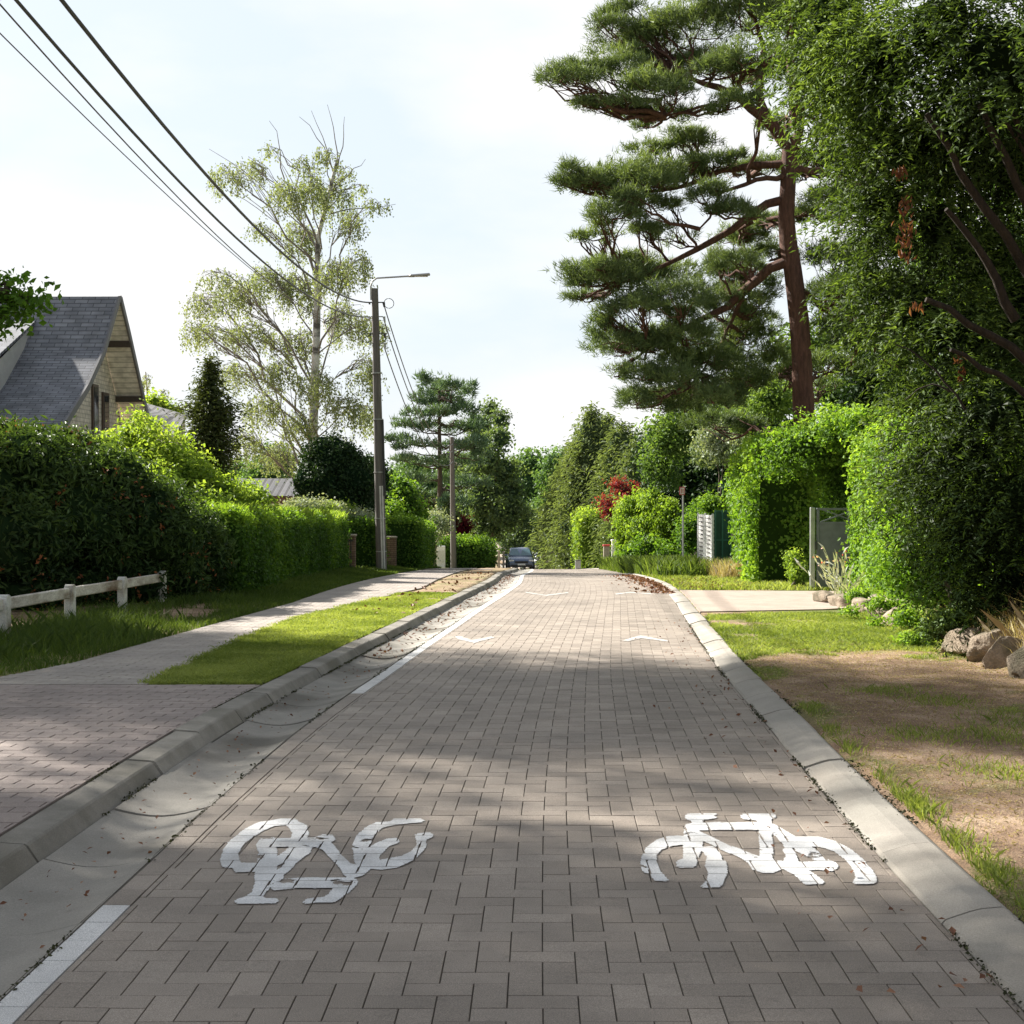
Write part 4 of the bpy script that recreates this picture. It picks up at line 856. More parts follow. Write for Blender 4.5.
for k in range(6): q.box((PX(338, 42.5) + k * .075, 42.5, g + .5), (.03, .03, 1.0))
for z in (.12, .9): q.box((PX(344.3, 42.5), 42.52, g + z), (.5, .03, .05))
q.build('bars', M['dark'], t)
q = MB(); q.box((PX(344, 42.9), 42.9, g + .48), (.5, .02, .9)); q.build('opening_shade', M['beam'], t)  # dark sheet stands in for the shaded opening behind the bars
# ------------------------------------------------------------------ utility poles and wires
def pole(x0, Ytop_px, Y, rb, rt, label, lamp=False, lean=0):
    X = PX(x0, Y); g = float(gz(X, Y)); zt = H - (Ytop_px - YH) / F * Y; xt = X + lean
    t = thing('utility_pole', (X, Y, g), label, 'pole', 'poles along the left side of the road')
    P = lambda z, dx=0, dy=0: (X + (xt - X) * (z - g) / (zt - g) + dx, Y + dy, z)
    q = MB(); q.tube([P(g - .2), P(g + 2), P(zt)], [rb, rb * .93, rt], 12); q.build('shaft', M['pole'], t, True)
    for k, zz in enumerate((.32, .75, 1.25, 1.55)):
        z = zt - zz - .1; q = MB(); q.box(P(z, .05, -.02), (.36 + .1 * (k == 0), .05, .03)); q.tube([P(z, .26, -.02), P(z - .14, .28, -.02)], [.045, .03], 7); q.tube([P(z, -.16, -.02), P(z - .06, -.17, -.02)], [.03, .03], 6); q.build('cable_bracket', M['steel'] if k % 2 else M['dark'], t)
    if lamp:
        q = MB(); a = P(zt - .35, -.12, -.05); q.tube([a, P(zt + .05, -.12, -.05), P(zt + .22, -.06, -.05), P(zt + .31, .08, -.05), P(zt + .36, .9, -.05), P(zt + .37, 1.1, -.05)], .028, 7); q.build('lamp_arm', M['steel'], t, True)
        q = MB(); q.box(P(zt + .40, 1.0 + .38, -.05), (.62, .24, .06), rot=[[.995, 0, -.08], [0, 1, 0], [.08, 0, .995]], bev=.02); q.box(P(zt + .375, 1.12, -.05), (.2, .1, .07), bev=.015); q.build('lamp_head', M['steel'], t)
        q = MB(); q.box(P(zt + .362, 1.42, -.05), (.4, .18, .012)); q.build('lamp_lens', M['pale'], t)
        for dx, h1, mt in ((.04, 2.6, 'pale'), (.105, 2.6, 'pale'), (.165, 4.6, 'dark')):
            q = MB(); h0 = g + .02 if mt == 'pale' else g + 2.3; q.tube([P(h0, dx, -rb * .8 - .02), P(g + h1, dx - .01, -rb * .78 - .02)], .028 if mt == 'pale' else .035, 7); q.build('cable_duct', M[mt], t, True)
        for z in (g + .6, g + 1.6, g + 3, g + 4.6, g + 6):
            q = MB(); q.tube([P(z), P(z + .03)], rb * 1.02, 12); q.build('strap', M['steel'], t)
        q = MB(); a = np.linspace(0, 2 * np.pi, 14); q.tube([P(zt - .45 + .15 * math.sin(b), .42 + .15 * math.cos(b), -.03) for b in a], .012, 5, cap=False); q.build('cable_loop', M['cable'], t)
    return X, Y, zt
pl1 = pole(381.5, 289, 44.0, .165, .10, 'tall grey pole with street lamp arm and white cable ducts', True, lean=PX(375, 44) - PX(381.5, 44))
pl2 = pole(453.5, 437, 95.0, .20, .13, 'second grey pole, thinner, before the distant pine', lean=-.1)
pl3 = pole(478, 474, 146.0, .2, .13, 'farthest grey pole against the leafy trees')
def cable(P0, P1, sag, r, label, extra=0):
    P0 = np.array(P0); P1 = np.array(P1); t_ = np.linspace(0, 1, 40)[:, None]; P = P0 + (P1 - P0) * t_; P[:, 2] -= (sag * 4 * t_ * (1 - t_))[:, 0]
    q = MB(); q.tube(P, r, 5); tag(q.build('overhead_cable', M['cable'] if r > .01 else M['pole'], None, True), label, 'cable', 'cables strung between the poles')
xt = PX(375, 44); zt = pl1[2]
cable((-3.84, -4, 7.45), (xt - .15, 44, zt - .42), 1.60, .022, 'thickest black overhead cable, topmost at upper left')
cable((-3.98, -4, 7.15), (xt - .15, 44, zt - .85), 1.62, .017, 'second black overhead cable below the thickest one')
cable((-4.0, -4, 6.98), (xt - .15, 44, zt - 1.35), 1.50, .008, 'thin overhead wire, third from top')
cable((-4.12, -4, 6.25), (xt - .15, 44, zt - 1.65), 1.0, .006, 'lowest thin overhead wire')
X2 = PX(453, 95)
for k, (a, b, l) in enumerate(((.5, .45, 'topmost cable running from lamp pole to second pole'), (.95, .9, 'middle cable running from lamp pole to second pole'), (1.75, 1.6, 'lowest cable running from lamp pole to second pole'))):
    cable((xt + .28, 44, zt - a), (X2, 95, pl2[2] - b), 1.5, .018, l)
# ------------------------------------------------------------------ house on the left
hx = -10.3; L_ = -23.0
t = thing('house', (-15, 37, float(gz(-15, 37))), 'brick house with steep flared slate roof and wide gable', 'house')
prof = [(32.6, 2.85), (33.0, 3.02), (35.2, 4.22), (36.6, 5.22), (38.1, 6.85), (39.0, 5.95), (40.6, 4.2), (41.2, 3.6)]
q = MB(); P = np.array(prof)
def sheet(mb, x0, x1, pr, dz=0):
    V = [];
    for x in (x0, x1):
        for (y_, z_) in pr: V.append((x, y_, z_ + dz))
    n = len(pr); mb.add(V, [np.array([[i, i + 1, n + i + 1, n + i] for i in range(n - 1)])])
fine = [tuple(interp_poly(np.c_[P, np.zeros(len(P))], a)[:2]) for a in np.linspace(0, 1, 40)]
sheet(q, L_, hx, fine, 0); sheet(q, L_, hx, fine, -.1); roof = q.build('roof', M['slate'], t)
q = MB(); sheet(q, hx - .75, hx - .02, fine[20:], -.14); q.build('soffit', M['soffit'], t)
q = MB()
for a, b in zip(fine[:-1], fine[1:]):
    A1 = np.array([hx + .02, a[0], a[1] - .07]); B1 = np.array([hx + .02, b[0], b[1] - .07]); d = unit(B1 - A1); Rm = np.stack([[1, 0, 0], d, np.cross([1, 0, 0], d)], 1); q.box((A1 + B1) / 2, (.05, np.linalg.norm(B1 - A1), .17), rot=Rm)
q.build('barge_board', M['trim'], t)
q = MB(); wy = [p for p in fine if 32.9 < p[0] < 40.7]
V = [(hx - .72, p[0], p[1] - .16) for p in wy] + [(hx - .72, p[0], -1.2) for p in wy]; n = len(wy)
q.add(V, [np.array([[i, i + 1, n + i + 1, n + i] for i in range(n - 1)])]); q.box((-17, 33.3, .6), (12.5, .2, 3.6)); q.build('wall', M['wallb'], t)
for zz, yb in ((5.75, 39.15), (4.35, 40.4)):
    q = MB(); q.box((hx - .38, yb, zz - .15), (.74, .14, .16)); q.build('purlin_end', M['beam'], t)
for (ya, yb, za, zb) in ((38.0, 38.5, 3.0, 4.45), (38.95, 39.5, 3.0, 4.3), (38.62, 38.84, 5.0, 5.32)):
    w_ = MB(); w_.box((hx - .70, (ya + yb) / 2, (za + zb) / 2), (.08, yb - ya, zb - za)); wo = w_.build('window', M['frame'], t)
    q = MB(); q.box((hx - .69, (ya + yb) / 2, (za + zb) / 2), (.08, yb - ya - .14, zb - za - .14)); q.build('pane', M['glass'], wo)
# dormer on the left part of the roof
q = MB(); dx0, dx1 = -15.5, PX(8, 34.6)
xr = -12.3
q.add([(xr, 33.0, 2.9), (xr, 35.2, 4.15), (xr, 36.6, 5.1), (xr, 37.5, 6.0), (xr, 35, 4.86), (xr, 33.0, 4.1)], [np.array([[0, 1, 2, 3, 4, 5]])]); q.add([(xr, 33.0, 2.9), (-16.5, 33.0, 2.9), (-16.5, 33.0, 4.1), (xr, 33.0, 4.1)], [np.array([[0, 1, 2, 3]])]); q.build('dormer', M['wallp'], t)
q = MB(); e = xr + .06; q.add([(e, 32.8, 4.04), (-16.6, 32.8, 4.04), (-16.6, 37.7, 6.12), (e, 37.7, 6.12), (e, 32.8, 4.12), (-16.6, 32.8, 4.12), (-16.6, 37.7, 6.18), (e, 37.7, 6.18)], [np.array([[0, 1, 2, 3], [4, 7, 6, 5], [0, 4, 5, 1], [0, 3, 7, 4], [2, 6, 7, 3]])]); q.build('dormer_roof', M['slate'], t)
# second roof behind
t = thing('garage', (PX(165, 46), 47, float(gz(-12, 47))), 'low outbuilding with dark ribbed roof right of the gable', 'building')
A, B, Cc, D_ = pt(146, 403, 46), pt(187, 415, 44), pt(174, 437, 41), pt(140, 410, 43)
q = MB(); A2 = pt(120, 398, 48); q.add([A, B, Cc, D_, A - [0, 0, .1], B - [0, 0, .1], Cc - [0, 0, .1], D_ - [0, 0, .1]], [np.array([[0, 1, 2, 3], [7, 6, 5, 4], [0, 4, 5, 1], [1, 5, 6, 2], [2, 6, 7, 3], [3, 7, 4, 0]])]); q.build('roof', M['roof2'], t)
q = MB(); z_ = -1.2; pp = [A, B, Cc, D_]; ctr = sum(pp) / 4; pp = [ctr + (p - ctr) * .93 for p in pp]
for i in range(4):
    a, b = pp[i], pp[(i + 1) % 4]; q.add([a - [0, 0, .15], b - [0, 0, .15], [b[0], b[1], z_], [a[0], a[1], z_]], [np.array([[0, 1, 2, 3]])])
q.build('wall', M['wallb'], t)
# brick house glimpsed behind the birch
t = thing('brick_house', (PX(285, 62), 64, -1.6), 'reddish brick house glimpsed behind the birch', 'house'); q = MB(); q.box((PX(285, 62), 64, -.5), (5, 5, 4)); q.build('wall', M['brickp'], t)
q = MB(); x0, x1 = PX(285, 62) - 2.7, PX(285, 62) + 2.7
q.add([(x0, 61.3, 1.48), (x1, 61.3, 1.48), (x1, 64, 2.25), (x0, 64, 2.25), (x0, 66.7, 1.48), (x1, 66.7, 1.48)], [np.array([[0, 1, 2, 3], [3, 2, 5, 4]])]); q.build('roof', M['roof2'], t)
q = MB(); q.box((PX(268, 61), 61.47, .6), (1.0, .08, 1.1)); w_ = q.build('window', M['whitep'], t)
# ------------------------------------------------------------------ trees, left
# oak out of frame, one bough reaches into the picture
oakA = [((-11.2,19,8.2),(3.2,3.4,2.2)), ((-9.6,17.5,6.6),(2.0,2.2,1.3)), ((-12,21.5,7),(2.6,2.4,2)), ((-9.8,20.2,9.2),(2.0,2.0,1.6)), ((-13.5,18,7),(2.4,2.4,2)), ((-8.6,16.2,4.6),(1.3,1.2,.8)), ((-8.9,19.4,7.6),(1.5,1.5,1.0)),
        C(8,292,17,22,20), C(28,300,17.2,14,12,v=.1), C(-12,310,17,28,26), C(4,318,17.3,14,12)]
tree('oak_tree', 'leafy bough of a tree reaching in over the house at the left edge', base_at(-11.3, 19), [base_at(-11.3, 19), (-11.2, 19, 4), (-11, 19, 9.5)], .3, .1, oakA, LM['oak'], 62, 12, .15, .105, .6, v0=.5, lump=.4, shell=.4, cov=.62)
shade = [(base_at(-14.2, 24.0), [((-14,23.4,12.4),(3.2,3.0,2.4)), ((-12,23,10.5),(2.0,2.4,1.8)), ((-15.5,25,9.5),(2.6,2.4,2)), ((-12.6,24.2,12.6),(2.2,2,1.5)), ((-11.4,22.2,12.4),(1.6,1.6,1.2))], 'tall leafy tree left of the picture, beyond the fence end'),
         (base_at(-9.3, 11.4), [((-9.2,11.4,7.4),(2.6,2.4,2)), ((-8,10,5.8),(1.8,1.8,1.2)), ((-10.6,12.6,6),(2,2,1.6)), ((-8.6,13,8.6),(1.8,1.7,1.2))], 'leafy tree beside the paved driveway, out to the left'),
         (base_at(-14.5, 14.6), [((-14.4,14.6,9.4),(3.2,3.0,2.4)), ((-12.6,13.4,7.2),(2.2,2.2,1.6)), ((-16,15.6,7.6),(2.4,2.4,2)), ((-12.4,15.8,10.2),(2,2,1.4))], 'large leafy tree set back to the left of the driveway')]
for b, cls, l in shade:
    tree('garden_tree', l, b, [b, (b[0] + .1, b[1], b[2] + 4), (cls[0][0][0], cls[0][0][1], cls[0][0][2] + .8)], .25, .07, cls, LM['oak'], 55, 12, .18, .16, .6, v0=.5, lump=.45, shell=.45, cov=.55)
# birch: ascending limbs, hanging strands
def birch(name, label, base, trunk, r0, cls, seed, mat, strands, Lm=.09, dens=26, top=()):
    t = thing(name, base, label, 'tree'); s = MB(); tr = np.array(trunk); s.tube(interp_poly(tr, np.linspace(0, 1, 16)).T, np.linspace(r0, r0 * .22, 16), 9, wob=.04); s.build('trunk', M['bark_b'], t, True)
    lb = MB(); c = MB(); tw = MB(); TP = interp_poly(tr, np.linspace(0, 1, 30)).T
    for (cc, rr, *q) in cls:
        cc = np.array(cc); rr = np.array(rr); d = np.linalg.norm(cc[:2] - tr[-1][:2]); tt = np.clip(np.interp(cc[2] - d * .9, TP[:, 2], np.linspace(0, 1, 30)), .12, .93); a = interp_poly(tr, tt)
        ln = np.linalg.norm(cc - a); P = curve(a, cc + [0, 0, rr[2] * .4], [0, 0, .10 * ln], 8, .03); lb.tube(P, np.linspace(.014 + .0062 * ln, .009, 8), 6)
        ns = int(strands * rr[0] * rr[2] / 1.0) + 5
        D = sphere_dirs(ns); st = cc + D * rr * R.uniform(.2, 1, (ns, 1)) ** .5; st[:, 2] = cc[2] + np.abs(st[:, 2] - cc[2]) * .8
        for k in range(ns):
            b = P[R.integers(3, 8)]
            if k % 3 == 0: tw.tube(curve(b, st[k], [0, 0, .1], 5, .04), np.linspace(.014, .006, 5), 4, cap=False)
            ln2 = R.uniform(.3, 1.0) * rr[2] * 1.1 + .2; e = st[k] + [R.normal(0, .12), R.normal(0, .12), -ln2]
            if k % 2 == 0: tw.tube([st[k], (st[k] + e) / 2 + R.normal(0, .03, 3), e], [.006, .005, .003], 3, cap=False)
            m = int(dens * ln2) + 3; u = R.uniform(0, 1, m)[:, None]; Pp = st[k] + (e - st[k]) * u + R.normal(0, .06, (m, 3))
            add_leaves(c, Pp, R.normal(0, 1, (m, 3)), Lm, .6, .5 + R.normal(0, .1) + R.normal(0, .15, m), .8, np.tile([0, 0, -1.2], (m, 1)), .6)
    for a, b in top: tw.tube(curve(a, b, [.1, 0, .05], 6, .018), np.linspace(.026, .007, 6), 5)
    lb.build('limbs', M['twig'], t, True); tw.build('twigs', M['twig'], t); c.build('crown', mat, t); return t
Yb = 52.0; b0 = (PX(312, Yb), Yb, float(gz(PX(312, Yb), Yb)))
bc = [C(a, b, Yb + R.normal(0, 1.6), rx, ry) for a, b, rx, ry in ((325,158,14,14),(345,175,12,12),(300,165,12,12),(270,150,8,8),(360,190,10,8),(228,178,20,22),(252,170,16,18),(285,195,20,24),(312,190,20,30),(335,200,20,28),(372,206,20,10),(350,225,18,20),(300,240,22,28),(262,232,16,14),
      (222,280,24,16),(200,305,18,20),(238,300,28,24),(268,282,26,26),(300,290,24,30),(335,275,24,28),(358,265,16,24),(345,320,22,30),(215,335,30,16),(195,330,14,18),(255,335,30,22),(300,345,26,26),(370,330,20,24),
      (365,375,18,30),(320,385,24,26),(280,375,26,22),(240,375,26,20),(345,410,22,26),(262,410,26,24),(300,425,20,22),(245,445,22,22),(280,455,22,22),(368,415,12,24),(340,450,16,18))]
birch('birch_tree', 'tall pale birch with hanging leaves and bare top left of the lamp pole', b0, [b0, pt(313, 430, Yb), pt(317, 330, Yb), pt(318, 240, Yb), pt(338, 160, Yb)], .24, bc, 1, LM['birch'], 86, .095, 22,
      top=[(pt(338,165,Yb), pt(328,106,Yb)), (pt(336,175,Yb), pt(300,118,Yb)), (pt(338,170,Yb), pt(345,118,Yb)), (pt(332,190,Yb), pt(366,160,Yb)), (pt(285,180,Yb), pt(270,122,Yb)), (pt(330,215,Yb), pt(396,205,Yb)), (pt(318,240,Yb), pt(210,150,Yb)), (pt(318,240,Yb), pt(272,150,Yb)), (pt(335,180,Yb), pt(312,112,Yb))])
b1 = (PX(150, 75), 75, -1.5)
birch('birch_tree', 'small distant birch peeking out right of the gable', b1, [b1, pt(150, 420, 75), pt(146, 372, 75)], .15, [C(145,380,75,10,10), C(155,400,75,12,12), C(165,395,75,8,8)], 2, LM['birch'], 30, .14, 14)
bush('distant_shrubs', 'yellow-green treetop between the gable and the dark spruce', 'bush', base_at(PX(158, 60), 60), [C(155,408,60,14,12), C(170,415,60,12,10), C(140,415,60,10,10)], LM['lime'], 30, 12, .2, .2, v0=.6)
# spruce, dark, upward branches
def conifer(name, label, base, top, rad, mat, layers, per, L, asp, sigz=.1, v0=.5, droop=.25, seed=0, prof=lambda u: 1 - u, cat='tree', group=None, bark=None, fol='crown', n=12, sig=.1, trunkr=None, jag=.2, corek=.55, up=0):
    t = thing(name, base, label, cat, group); base = np.array(base, float); top = np.array(top, float); hgt = top[2] - base[2]
    s = MB(); s.tube([base, (base + top) / 2, top], [trunkr or hgt * .02, hgt * .013, .02], 8); s.build('trunk', bark or M['bark'], t, True)
    c = MB(); lb = MB()
    for k in range(layers):
        u = (k + R.uniform(0, .6)) / layers; rr = rad * prof(u) * (1 + R.normal(0, jag * .5)); z = base[2] + hgt * u; ctr = base + (top - base) * u
        m = max(4, int(per * (.35 + prof(u)))); ang = R.uniform(0, 2 * np.pi, m)
        for a in ang:
            r2 = max(.15, rr * (1 + R.normal(0, jag))); e = ctr + np.array([math.cos(a) * r2, math.sin(a) * r2, -droop * r2 + up * r2])
            if k % 2 == 0 and r2 > .6: lb.tube([ctr, (ctr + e) / 2 + [0, 0, .05 * r2], e], [.012 * r2 + .01, .01 * r2, .008], 4, cap=False)
            mm = max(4, int(n * (r2 / rad + .35))); q = R.uniform(.25, 1.05, mm)[:, None]
            Pp = ctr + (e - ctr) * q + R.normal(0, 1, (mm, 3)) * [sig, sig, sigz] * (0.6 + q) ; d = np.array([math.cos(a), math.sin(a), -droop + up])
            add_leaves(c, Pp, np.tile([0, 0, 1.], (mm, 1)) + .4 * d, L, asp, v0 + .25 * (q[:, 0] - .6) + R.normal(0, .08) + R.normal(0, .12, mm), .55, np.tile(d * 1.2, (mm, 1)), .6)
    for u in np.linspace(.05, .85, 9):
        if corek: core(c, base + (top - base) * u, np.array([1, 1, hgt / 9 / max(.1, rad * prof(u) * corek) * .8]) * max(.1, rad * prof(u) * corek), 0.0, 6, .2, int(u * 20))
    tag(lb.build('limbs', bark or M['bark'], t), kind='stuff'); c.build(fol, mat, t); return t
Ys = 40.; sb = base_at(PX(212, Ys), Ys)
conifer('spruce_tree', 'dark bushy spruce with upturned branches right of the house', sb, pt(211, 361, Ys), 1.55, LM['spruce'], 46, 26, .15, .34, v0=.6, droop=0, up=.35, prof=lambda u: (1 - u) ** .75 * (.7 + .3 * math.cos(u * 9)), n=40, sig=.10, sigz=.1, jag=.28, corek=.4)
bush('dark_bush', 'large rounded dark evergreen bush below the birch', 'bush', base_at(PX(332, 47), 47), [C(330,465,47,30,30), C(318,482,46.5,24,24), C(350,478,47,26,26), C(335,505,47,36,24)], LM['darkbush'], 75, 12, .12, .12, v0=.5, corek=.85)
bush('dark_bush', 'dark evergreen shrub just behind the lamp pole', 'bush', base_at(PX(372, 53), 53), [C(372,480,53,18,26), C(362,505,52,16,26)], LM['darkbush'], 60, 12, .14, .14, v0=.6, corek=.85)
bush('flowering_shrub', 'pale flowering shrub below the dark round bush', 'bush', base_at(PX(315, 44), 44), [C(330,512,44.5,18,9), C(305,508,44,22,9), C(360,518,45,14,8)], LM['silver'], 60, 9, .12, .09, v0=.35, corek=.5)
bush('garden_shrub', 'bright green shrub rising behind the trimmed hedge', 'bush', base_at(PX(345, 45), 45), [C(338,512,45,16,10), C(322,516,44,16,8), C(362,522,46,12,9)], LM['lime'], 60, 9, .12, .10, v0=.35, corek=.5)
bush('garden_shrub', 'green leafy shrub between lamp pole and distant pine', 'bush', base_at(PX(402, 62), 62), [C(400,500,62,20,26), C(392,520,60,14,20), C(412,520,62,16,18)], LM['hedge'], 30, 12, .2, .18, v0=.6, corek=.75)
bush('flowering_shrub', 'greyish flowering shrub below the distant pine', 'bush', base_at(PX(435, 84), 84), [C(435,525,84,13,14), C(425,535,82,10,12)], LM['silver'], 18, 10, .25, .18, v0=.25, corek=.7)
bush('purple_shrub', 'dark reddish shrub right of the second pole', 'bush', base_at(PX(462, 102), 102), [C(462,530,102,10,12)], LM['red'], 14, 10, .25, .2, v0=.1, corek=.7)
# pine in the distance (left)
def pinepads(name, label, base, trunk, r0, r1, pads, mat, bark, limbs=(), n=9, tl=.15, tw=.012, dens=1.0, twig=8, cat='tree', v0=.5, sat_=0):
    t = thing(name, base, label, cat); tr = np.array(trunk, float); TS = np.linspace(0, 1, 18); TP = interp_poly(tr, TS).T
    s = MB(); s.tube(TP, r0 + (r1 - r0) * TS, 12, wob=.035); s.build('trunk', bark, t, True); lb = MB(); c = MB()
    for P_, ra, rb_ in limbs: lb.tube(interp_poly(np.array(P_), np.linspace(0, 1, 10)).T + R.normal(0, .02, (10, 3)), np.linspace(ra, rb_, 10), 8, wob=.04)
    limbpts = [np.array(p) for P_, _, _ in limbs for p in interp_poly(np.array(P_), np.linspace(.25, 1, 6)).T] + [p for p in TP[5:]]
    limbpts = np.array(limbpts)
    if sat_:
        ex = []
        for cc, rr, *q in pads:
            for _ in range(sat_):
                o_ = unit(R.normal(0, 1, 3) * [1, .7, .45]); ex.append((np.array(cc) + o_ * np.array(rr) * 1.05, np.array(rr) * R.uniform(.35, .6, 3), *q))
        pads = list(pads) + ex
    for i, (cc, rr, *q) in enumerate(pads):
        cc = np.array(cc); rr = np.array(rr)
        d = np.linalg.norm(limbpts - cc, axis=1) + np.maximum(0, limbpts[:, 2] - cc[2]) * 1.0; a = limbpts[d.argmin()]; ln = np.linalg.norm(cc - a)
        P = curve(a, cc - [0, 0, rr[2] * .3], [0, 0, -.03 * ln], 7, .04); lb.tube(P, np.linspace(.015 + .02 * ln, .014, 7), 6)
        K = int(dens * 300 * (rr[0] * rr[1] + rr[0] * rr[2] + rr[1] * rr[2]) / 3) + 12
        D = sphere_dirs(K); D[:, 2] = np.where(D[:, 2] < -.3, -D[:, 2] * .6, D[:, 2]); rad = R.uniform(.25, 1, K) ** .5 * (1 + .38 * nz(D * 1.6 + cc * 1.7, 1.2, i))
        T_ = cc + D * rad[:, None] * rr
        k2 = nz(T_, 1.5, 4) > -.62; T_, D_ = T_[k2], D[k2]
        for e in T_[R.integers(0, len(T_), twig)]: w = P[R.integers(2, 7)]; lb.tube(curve(w, e, [0, 0, -.02], 4, .06), np.linspace(.018, .006, 4), 4, cap=False)
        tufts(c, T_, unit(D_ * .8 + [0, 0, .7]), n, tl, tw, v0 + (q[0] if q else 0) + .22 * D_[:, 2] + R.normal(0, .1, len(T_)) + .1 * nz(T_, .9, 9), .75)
    lb.build('limbs', bark, t, True); c.build('crown', mat, t); return t
Yp = 103.; pb = base_at(PX(441, Yp), Yp); pads = []
for (x, y, rx, ry) in ((430,385,10,9),(447,388,10,9),(424,400,14,8),(450,402,16,8),(438,395,10,8),(415,415,14,6),(462,412,14,9),(438,415,14,7),(404,425,14,5),(430,428,14,6),(458,430,16,8),(476,425,10,8),(400,440,10,5),(416,445,16,5),(448,448,14,7),(470,446,14,8),
                       (405,460,14,4),(432,463,14,5),(462,464,16,8),(480,455,10,10),(415,478,16,6),(445,482,16,6),(468,485,14,8),(408,492,10,6),(430,498,18,8),(455,503,16,8),(466,395,8,10)):
    pads.append(C(x, y, Yp + R.normal(0, 1.5), rx * 1.15, ry * 1.2))
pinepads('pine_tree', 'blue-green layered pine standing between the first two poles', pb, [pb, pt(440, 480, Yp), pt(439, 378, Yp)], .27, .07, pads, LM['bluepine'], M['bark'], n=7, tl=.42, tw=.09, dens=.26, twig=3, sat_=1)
# leafy trees behind, down the road on the left
def dtree(label, x, Y, cls, mat='decid', K=9, L=.30, **kw):
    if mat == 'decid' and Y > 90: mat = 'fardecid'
    b = (PX(x, Y), Y, float(gz(PX(x, Y), Y))); cc = [C(a, b_, Y + R.normal(0, 1.2), rx, ry, None, v) for a, b_, rx, ry, v in cls]
    return tree('leafy_tree', label, b, [b, (b[0], Y, b[2] + 4), tuple(cc[0][0])], .3, .08, cc, LM[mat], K, 14, .32, L, .65, v0=.5, corek=.6, group=None, twigs=2, **kw)
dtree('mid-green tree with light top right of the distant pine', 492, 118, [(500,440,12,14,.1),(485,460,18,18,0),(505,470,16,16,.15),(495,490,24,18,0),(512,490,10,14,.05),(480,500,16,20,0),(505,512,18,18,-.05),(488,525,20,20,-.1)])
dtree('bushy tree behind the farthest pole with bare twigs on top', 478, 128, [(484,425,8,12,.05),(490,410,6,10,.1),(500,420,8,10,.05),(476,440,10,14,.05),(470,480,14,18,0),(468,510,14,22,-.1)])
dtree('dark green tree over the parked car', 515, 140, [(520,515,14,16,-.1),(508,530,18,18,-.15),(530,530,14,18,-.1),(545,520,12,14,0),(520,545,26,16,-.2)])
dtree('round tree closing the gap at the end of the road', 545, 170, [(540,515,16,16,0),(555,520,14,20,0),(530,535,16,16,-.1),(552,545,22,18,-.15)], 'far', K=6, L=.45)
dtree('yellow-green tree low behind the distant pine trunk', 425, 104, [(425,505,14,14,.25),(440,510,14,12,.2),(408,520,12,14,.1),(450,520,12,12,.1)], 'decid')
# backdrop of woodland far away
tw = tree('woodland_tree', 'tree in the far wood', (0, 0, 0), [(0, 0, 0), (0, 0, 5), (0, 0, 9)], .35, .1, [((0,0,8.5),(3.4,3.4,3)), ((2,1,6),(2.6,2.6,2.2)), ((-2.2,0,6.2),(2.6,2.6,2.4)), ((.3,-1.6,5),(3,2.6,2.4)), ((0,.5,11),(2.2,2.2,1.8))], LM['far'], 7, 14, .42, .42, .65, v0=.5, corek=.7, group='trees of the far wood')
spots = [(-60,150),(-50,165),(-41,150),(-33,172),(-26,155),(-20,178),(-14,190),(-8,205),(-3,215),(2,205),(7,190),(12,175),(18,165),(24,160),(31,150),(38,160),(46,150),(55,160),(-70,140),(64,150),(9,215),(-11,172),(15,200),(-46,120),(-36,112),(-55,110),(30,110),(40,104),(50,112)]
WL = 'tree in the wood behind the houses and road end'
tw['label'] = WL; tw.location = (spots[0][0], spots[0][1], float(G(spots[0][1])) - .3)
for i, (x, Y) in enumerate(spots[1:]): dup(tw, (x, Y, G(Y) - .3), R.uniform(0, 6), R.uniform(.85, 1.15))
# ------------------------------------------------------------------ right: conifers, maple, shrubs
def cyp(label, x, Y, ytop, rad, v0=.5, mat='conifer', **kw):
    b = base_at(PX(x, Y), Y); return conifer('conifer_tree', label, b, pt(x, ytop, Y), rad, LM[mat], 44, 24, .34 * Y / 90, .30, v0=v0, droop=.35, n=26, sig=.25, sigz=.22, jag=.16, prof=lambda u: (1 - u) ** .62 * (.75 + .25 * min(1, u * 4)), corek=.75, **kw)
cyp('tall feathery conifer, first on the right past the road end', 592, 104, 408, 3.6)
cyp('slightly lower feathery conifer beside the tallest one', 622, 98, 424, 3.4, .5)
cyp('feathery conifer nearest the dark yew-like tree', 652, 92, 432, 3.4, .45)
cyp('smaller conifer at the left end of the conifer group', 572, 112, 448, 2.6, .45)
cyp('dark conifer behind the red maple', 640, 84, 440, 2.8, .35)
cyp('broad feathery conifer between the tallest one and the red maple', 607, 108, 416, 3.8)
cyp('feathery conifer just left of the tallest one', 583, 116, 430, 3.4)
cyp('low conifer leaning over the road crest on the right', 560, 120, 478, 2.4, .45)
bush('dark_bush', 'dense evergreen darkened for deep shade behind the small sign', 'bush', base_at(PX(715, 58), 60), [C(700,470,62,40,44), C(735,470,60,38,46), C(690,510,62,36,38), C(730,515,58,36,34), C(670,450,64,28,30), C(760,450,60,30,50)], LM['darkbush'], 16, 14, .3, .22, v0=.4, corek=.9)  # deep shade of this backdrop is put into the dark leaf colour
b = base_at(PX(722, 52), 52); bush('silver_shrub', 'whitish flowering branches below the big pine', 'bush', b, [C(712,435,52,14,12), C(735,432,52,18,10), C(725,450,52,20,14), C(745,445,51,14,12), C(705,455,53,12,12,-.3)], LM['silver'], 36, 10, .16, .14, v0=.35, corek=.4, lump=.4)
